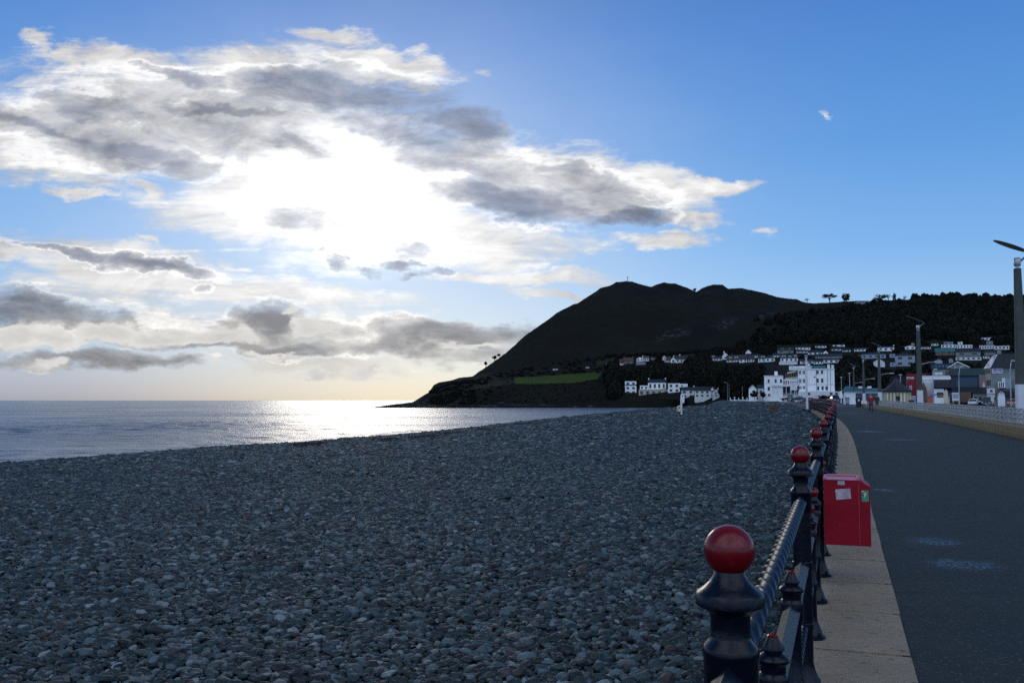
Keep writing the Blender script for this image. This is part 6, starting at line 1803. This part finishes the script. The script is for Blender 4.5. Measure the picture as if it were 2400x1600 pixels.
    side = nt.step(u, -.55, -.05)
    warm = nt.mix(side, (.38, .37, .43), (.92, .80, .58))
    lowf = nt.m('MULTIPLY', nt.m('MULTIPLY', low, front), nt.step(u, .28, -.08))
    clear = nt.mix(nt.m('MULTIPLY', lowf, .95), clear, warm)
    wl = nt.m('MULTIPLY_ADD', gl, .50, nt.m('MULTIPLY_ADD', gl2, .20, nt.m('MULTIPLY_ADD', nt.step(n1, .3, .7), .26, nt.m('MULTIPLY_ADD', st, .45, nt.m('MULTIPLY_ADD', rim, .26, .28)))))
    lt = nt.step(v, .16, .02)
    tintw = nt.mix(lt, (1.0, 1.0, 1.01), (1.0, .96, .88))
    wcol = nt.vm('MULTIPLY', tintw, nt.vm('SCALE', (1, 1, 1)) if False else None) if False else None
    sc = nt.node('ShaderNodeVectorMath', operation='SCALE'); nt.l.new(tintw, sc.inputs[0]); nt.l.new(wl, sc.inputs['Scale'])
    c = nt.mix(aw, clear, sc.outputs[0])
    dcol = nt.mix(lt, (.185, .21, .275), (.25, .245, .245))
    dl = nt.m('MULTIPLY_ADD', gl2, .35, nt.m('MULTIPLY_ADD', nt.step(n1, .3, .72), .75, .72))
    sd = nt.node('ShaderNodeVectorMath', operation='SCALE'); nt.l.new(dcol, sd.inputs[0]); nt.l.new(dl, sd.inputs['Scale'])
    c = nt.mix(nt.m('MULTIPLY', ad, nt.m('SUBTRACT', .92, nt.m('MULTIPLY', gl, .35))), c, sd.outputs[0])
    # cumulus tops in front of the low grey bands
    pl_ = nt.m('MULTIPLY_ADD', nt.step(fc, 0, 1.3), -.16, nt.m('MULTIPLY_ADD', n2, .35, .62))
    ps = nt.node('ShaderNodeVectorMath', operation='SCALE'); ps.inputs[0].default_value = (1.0, .98, .94); nt.l.new(pl_, ps.inputs['Scale'])
    c = nt.mix(ac, c, ps.outputs[0])
    # core of the glare
    core = nt.m('MULTIPLY', nt.m('EXPONENT', nt.m('MULTIPLY', quad((835, 465, 150, 110, 0)), -1.0)), front)
    cs = nt.node('ShaderNodeVectorMath', operation='SCALE'); cs.inputs[0].default_value = (.9, .87, .8); nt.l.new(nt.m('MULTIPLY', core, nt.m('SUBTRACT', 1, nt.m('MULTIPLY', ad, .8))), cs.inputs['Scale'])
    c = nt.vm('ADD', c, cs.outputs[0])
    # bright broken cloud added in the unseen sky behind, brightening fronts that face it
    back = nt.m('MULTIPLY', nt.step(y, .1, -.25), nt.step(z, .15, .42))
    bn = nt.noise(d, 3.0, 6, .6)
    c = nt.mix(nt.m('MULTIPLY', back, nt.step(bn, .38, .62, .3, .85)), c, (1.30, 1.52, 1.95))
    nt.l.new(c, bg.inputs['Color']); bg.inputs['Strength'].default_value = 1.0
    w.cycles.sampling_method = 'MANUAL'; w.cycles.sample_map_resolution = 512
world()

def sun():
    l = bpy.data.lights.new('sun', 'SUN'); l.energy = .17; l.angle = R(11.0); l.color = (1.0, .90, .76)
    o = bpy.data.objects.new('sun', l); COL.objects.link(o)
    s = Vector((math.sin(SUN_AZ)*math.cos(SUN_EL), math.cos(SUN_AZ)*math.cos(SUN_EL), math.sin(SUN_EL)))
    o.rotation_euler = (-s).to_track_quat('-Z', 'Y').to_euler(); o.location = s*200
sun()

cam = bpy.data.cameras.new('camera'); co = bpy.data.objects.new('camera', cam); COL.objects.link(co)
cam.sensor_width = 36; cam.lens = 32.0; cam.clip_start = .05; cam.clip_end = 100000
co.location = (0, 0, H); co.rotation_euler = (math.pi/2 + TH, 0, 0)
SC.camera = co
SC.view_settings.view_transform = 'Standard'; SC.view_settings.look = 'None'; SC.view_settings.exposure = 0; SC.view_settings.gamma = 1
SC.cycles.max_bounces = 5; SC.cycles.diffuse_bounces = 2; SC.cycles.glossy_bounces = 3
SC.cycles.use_denoising = False
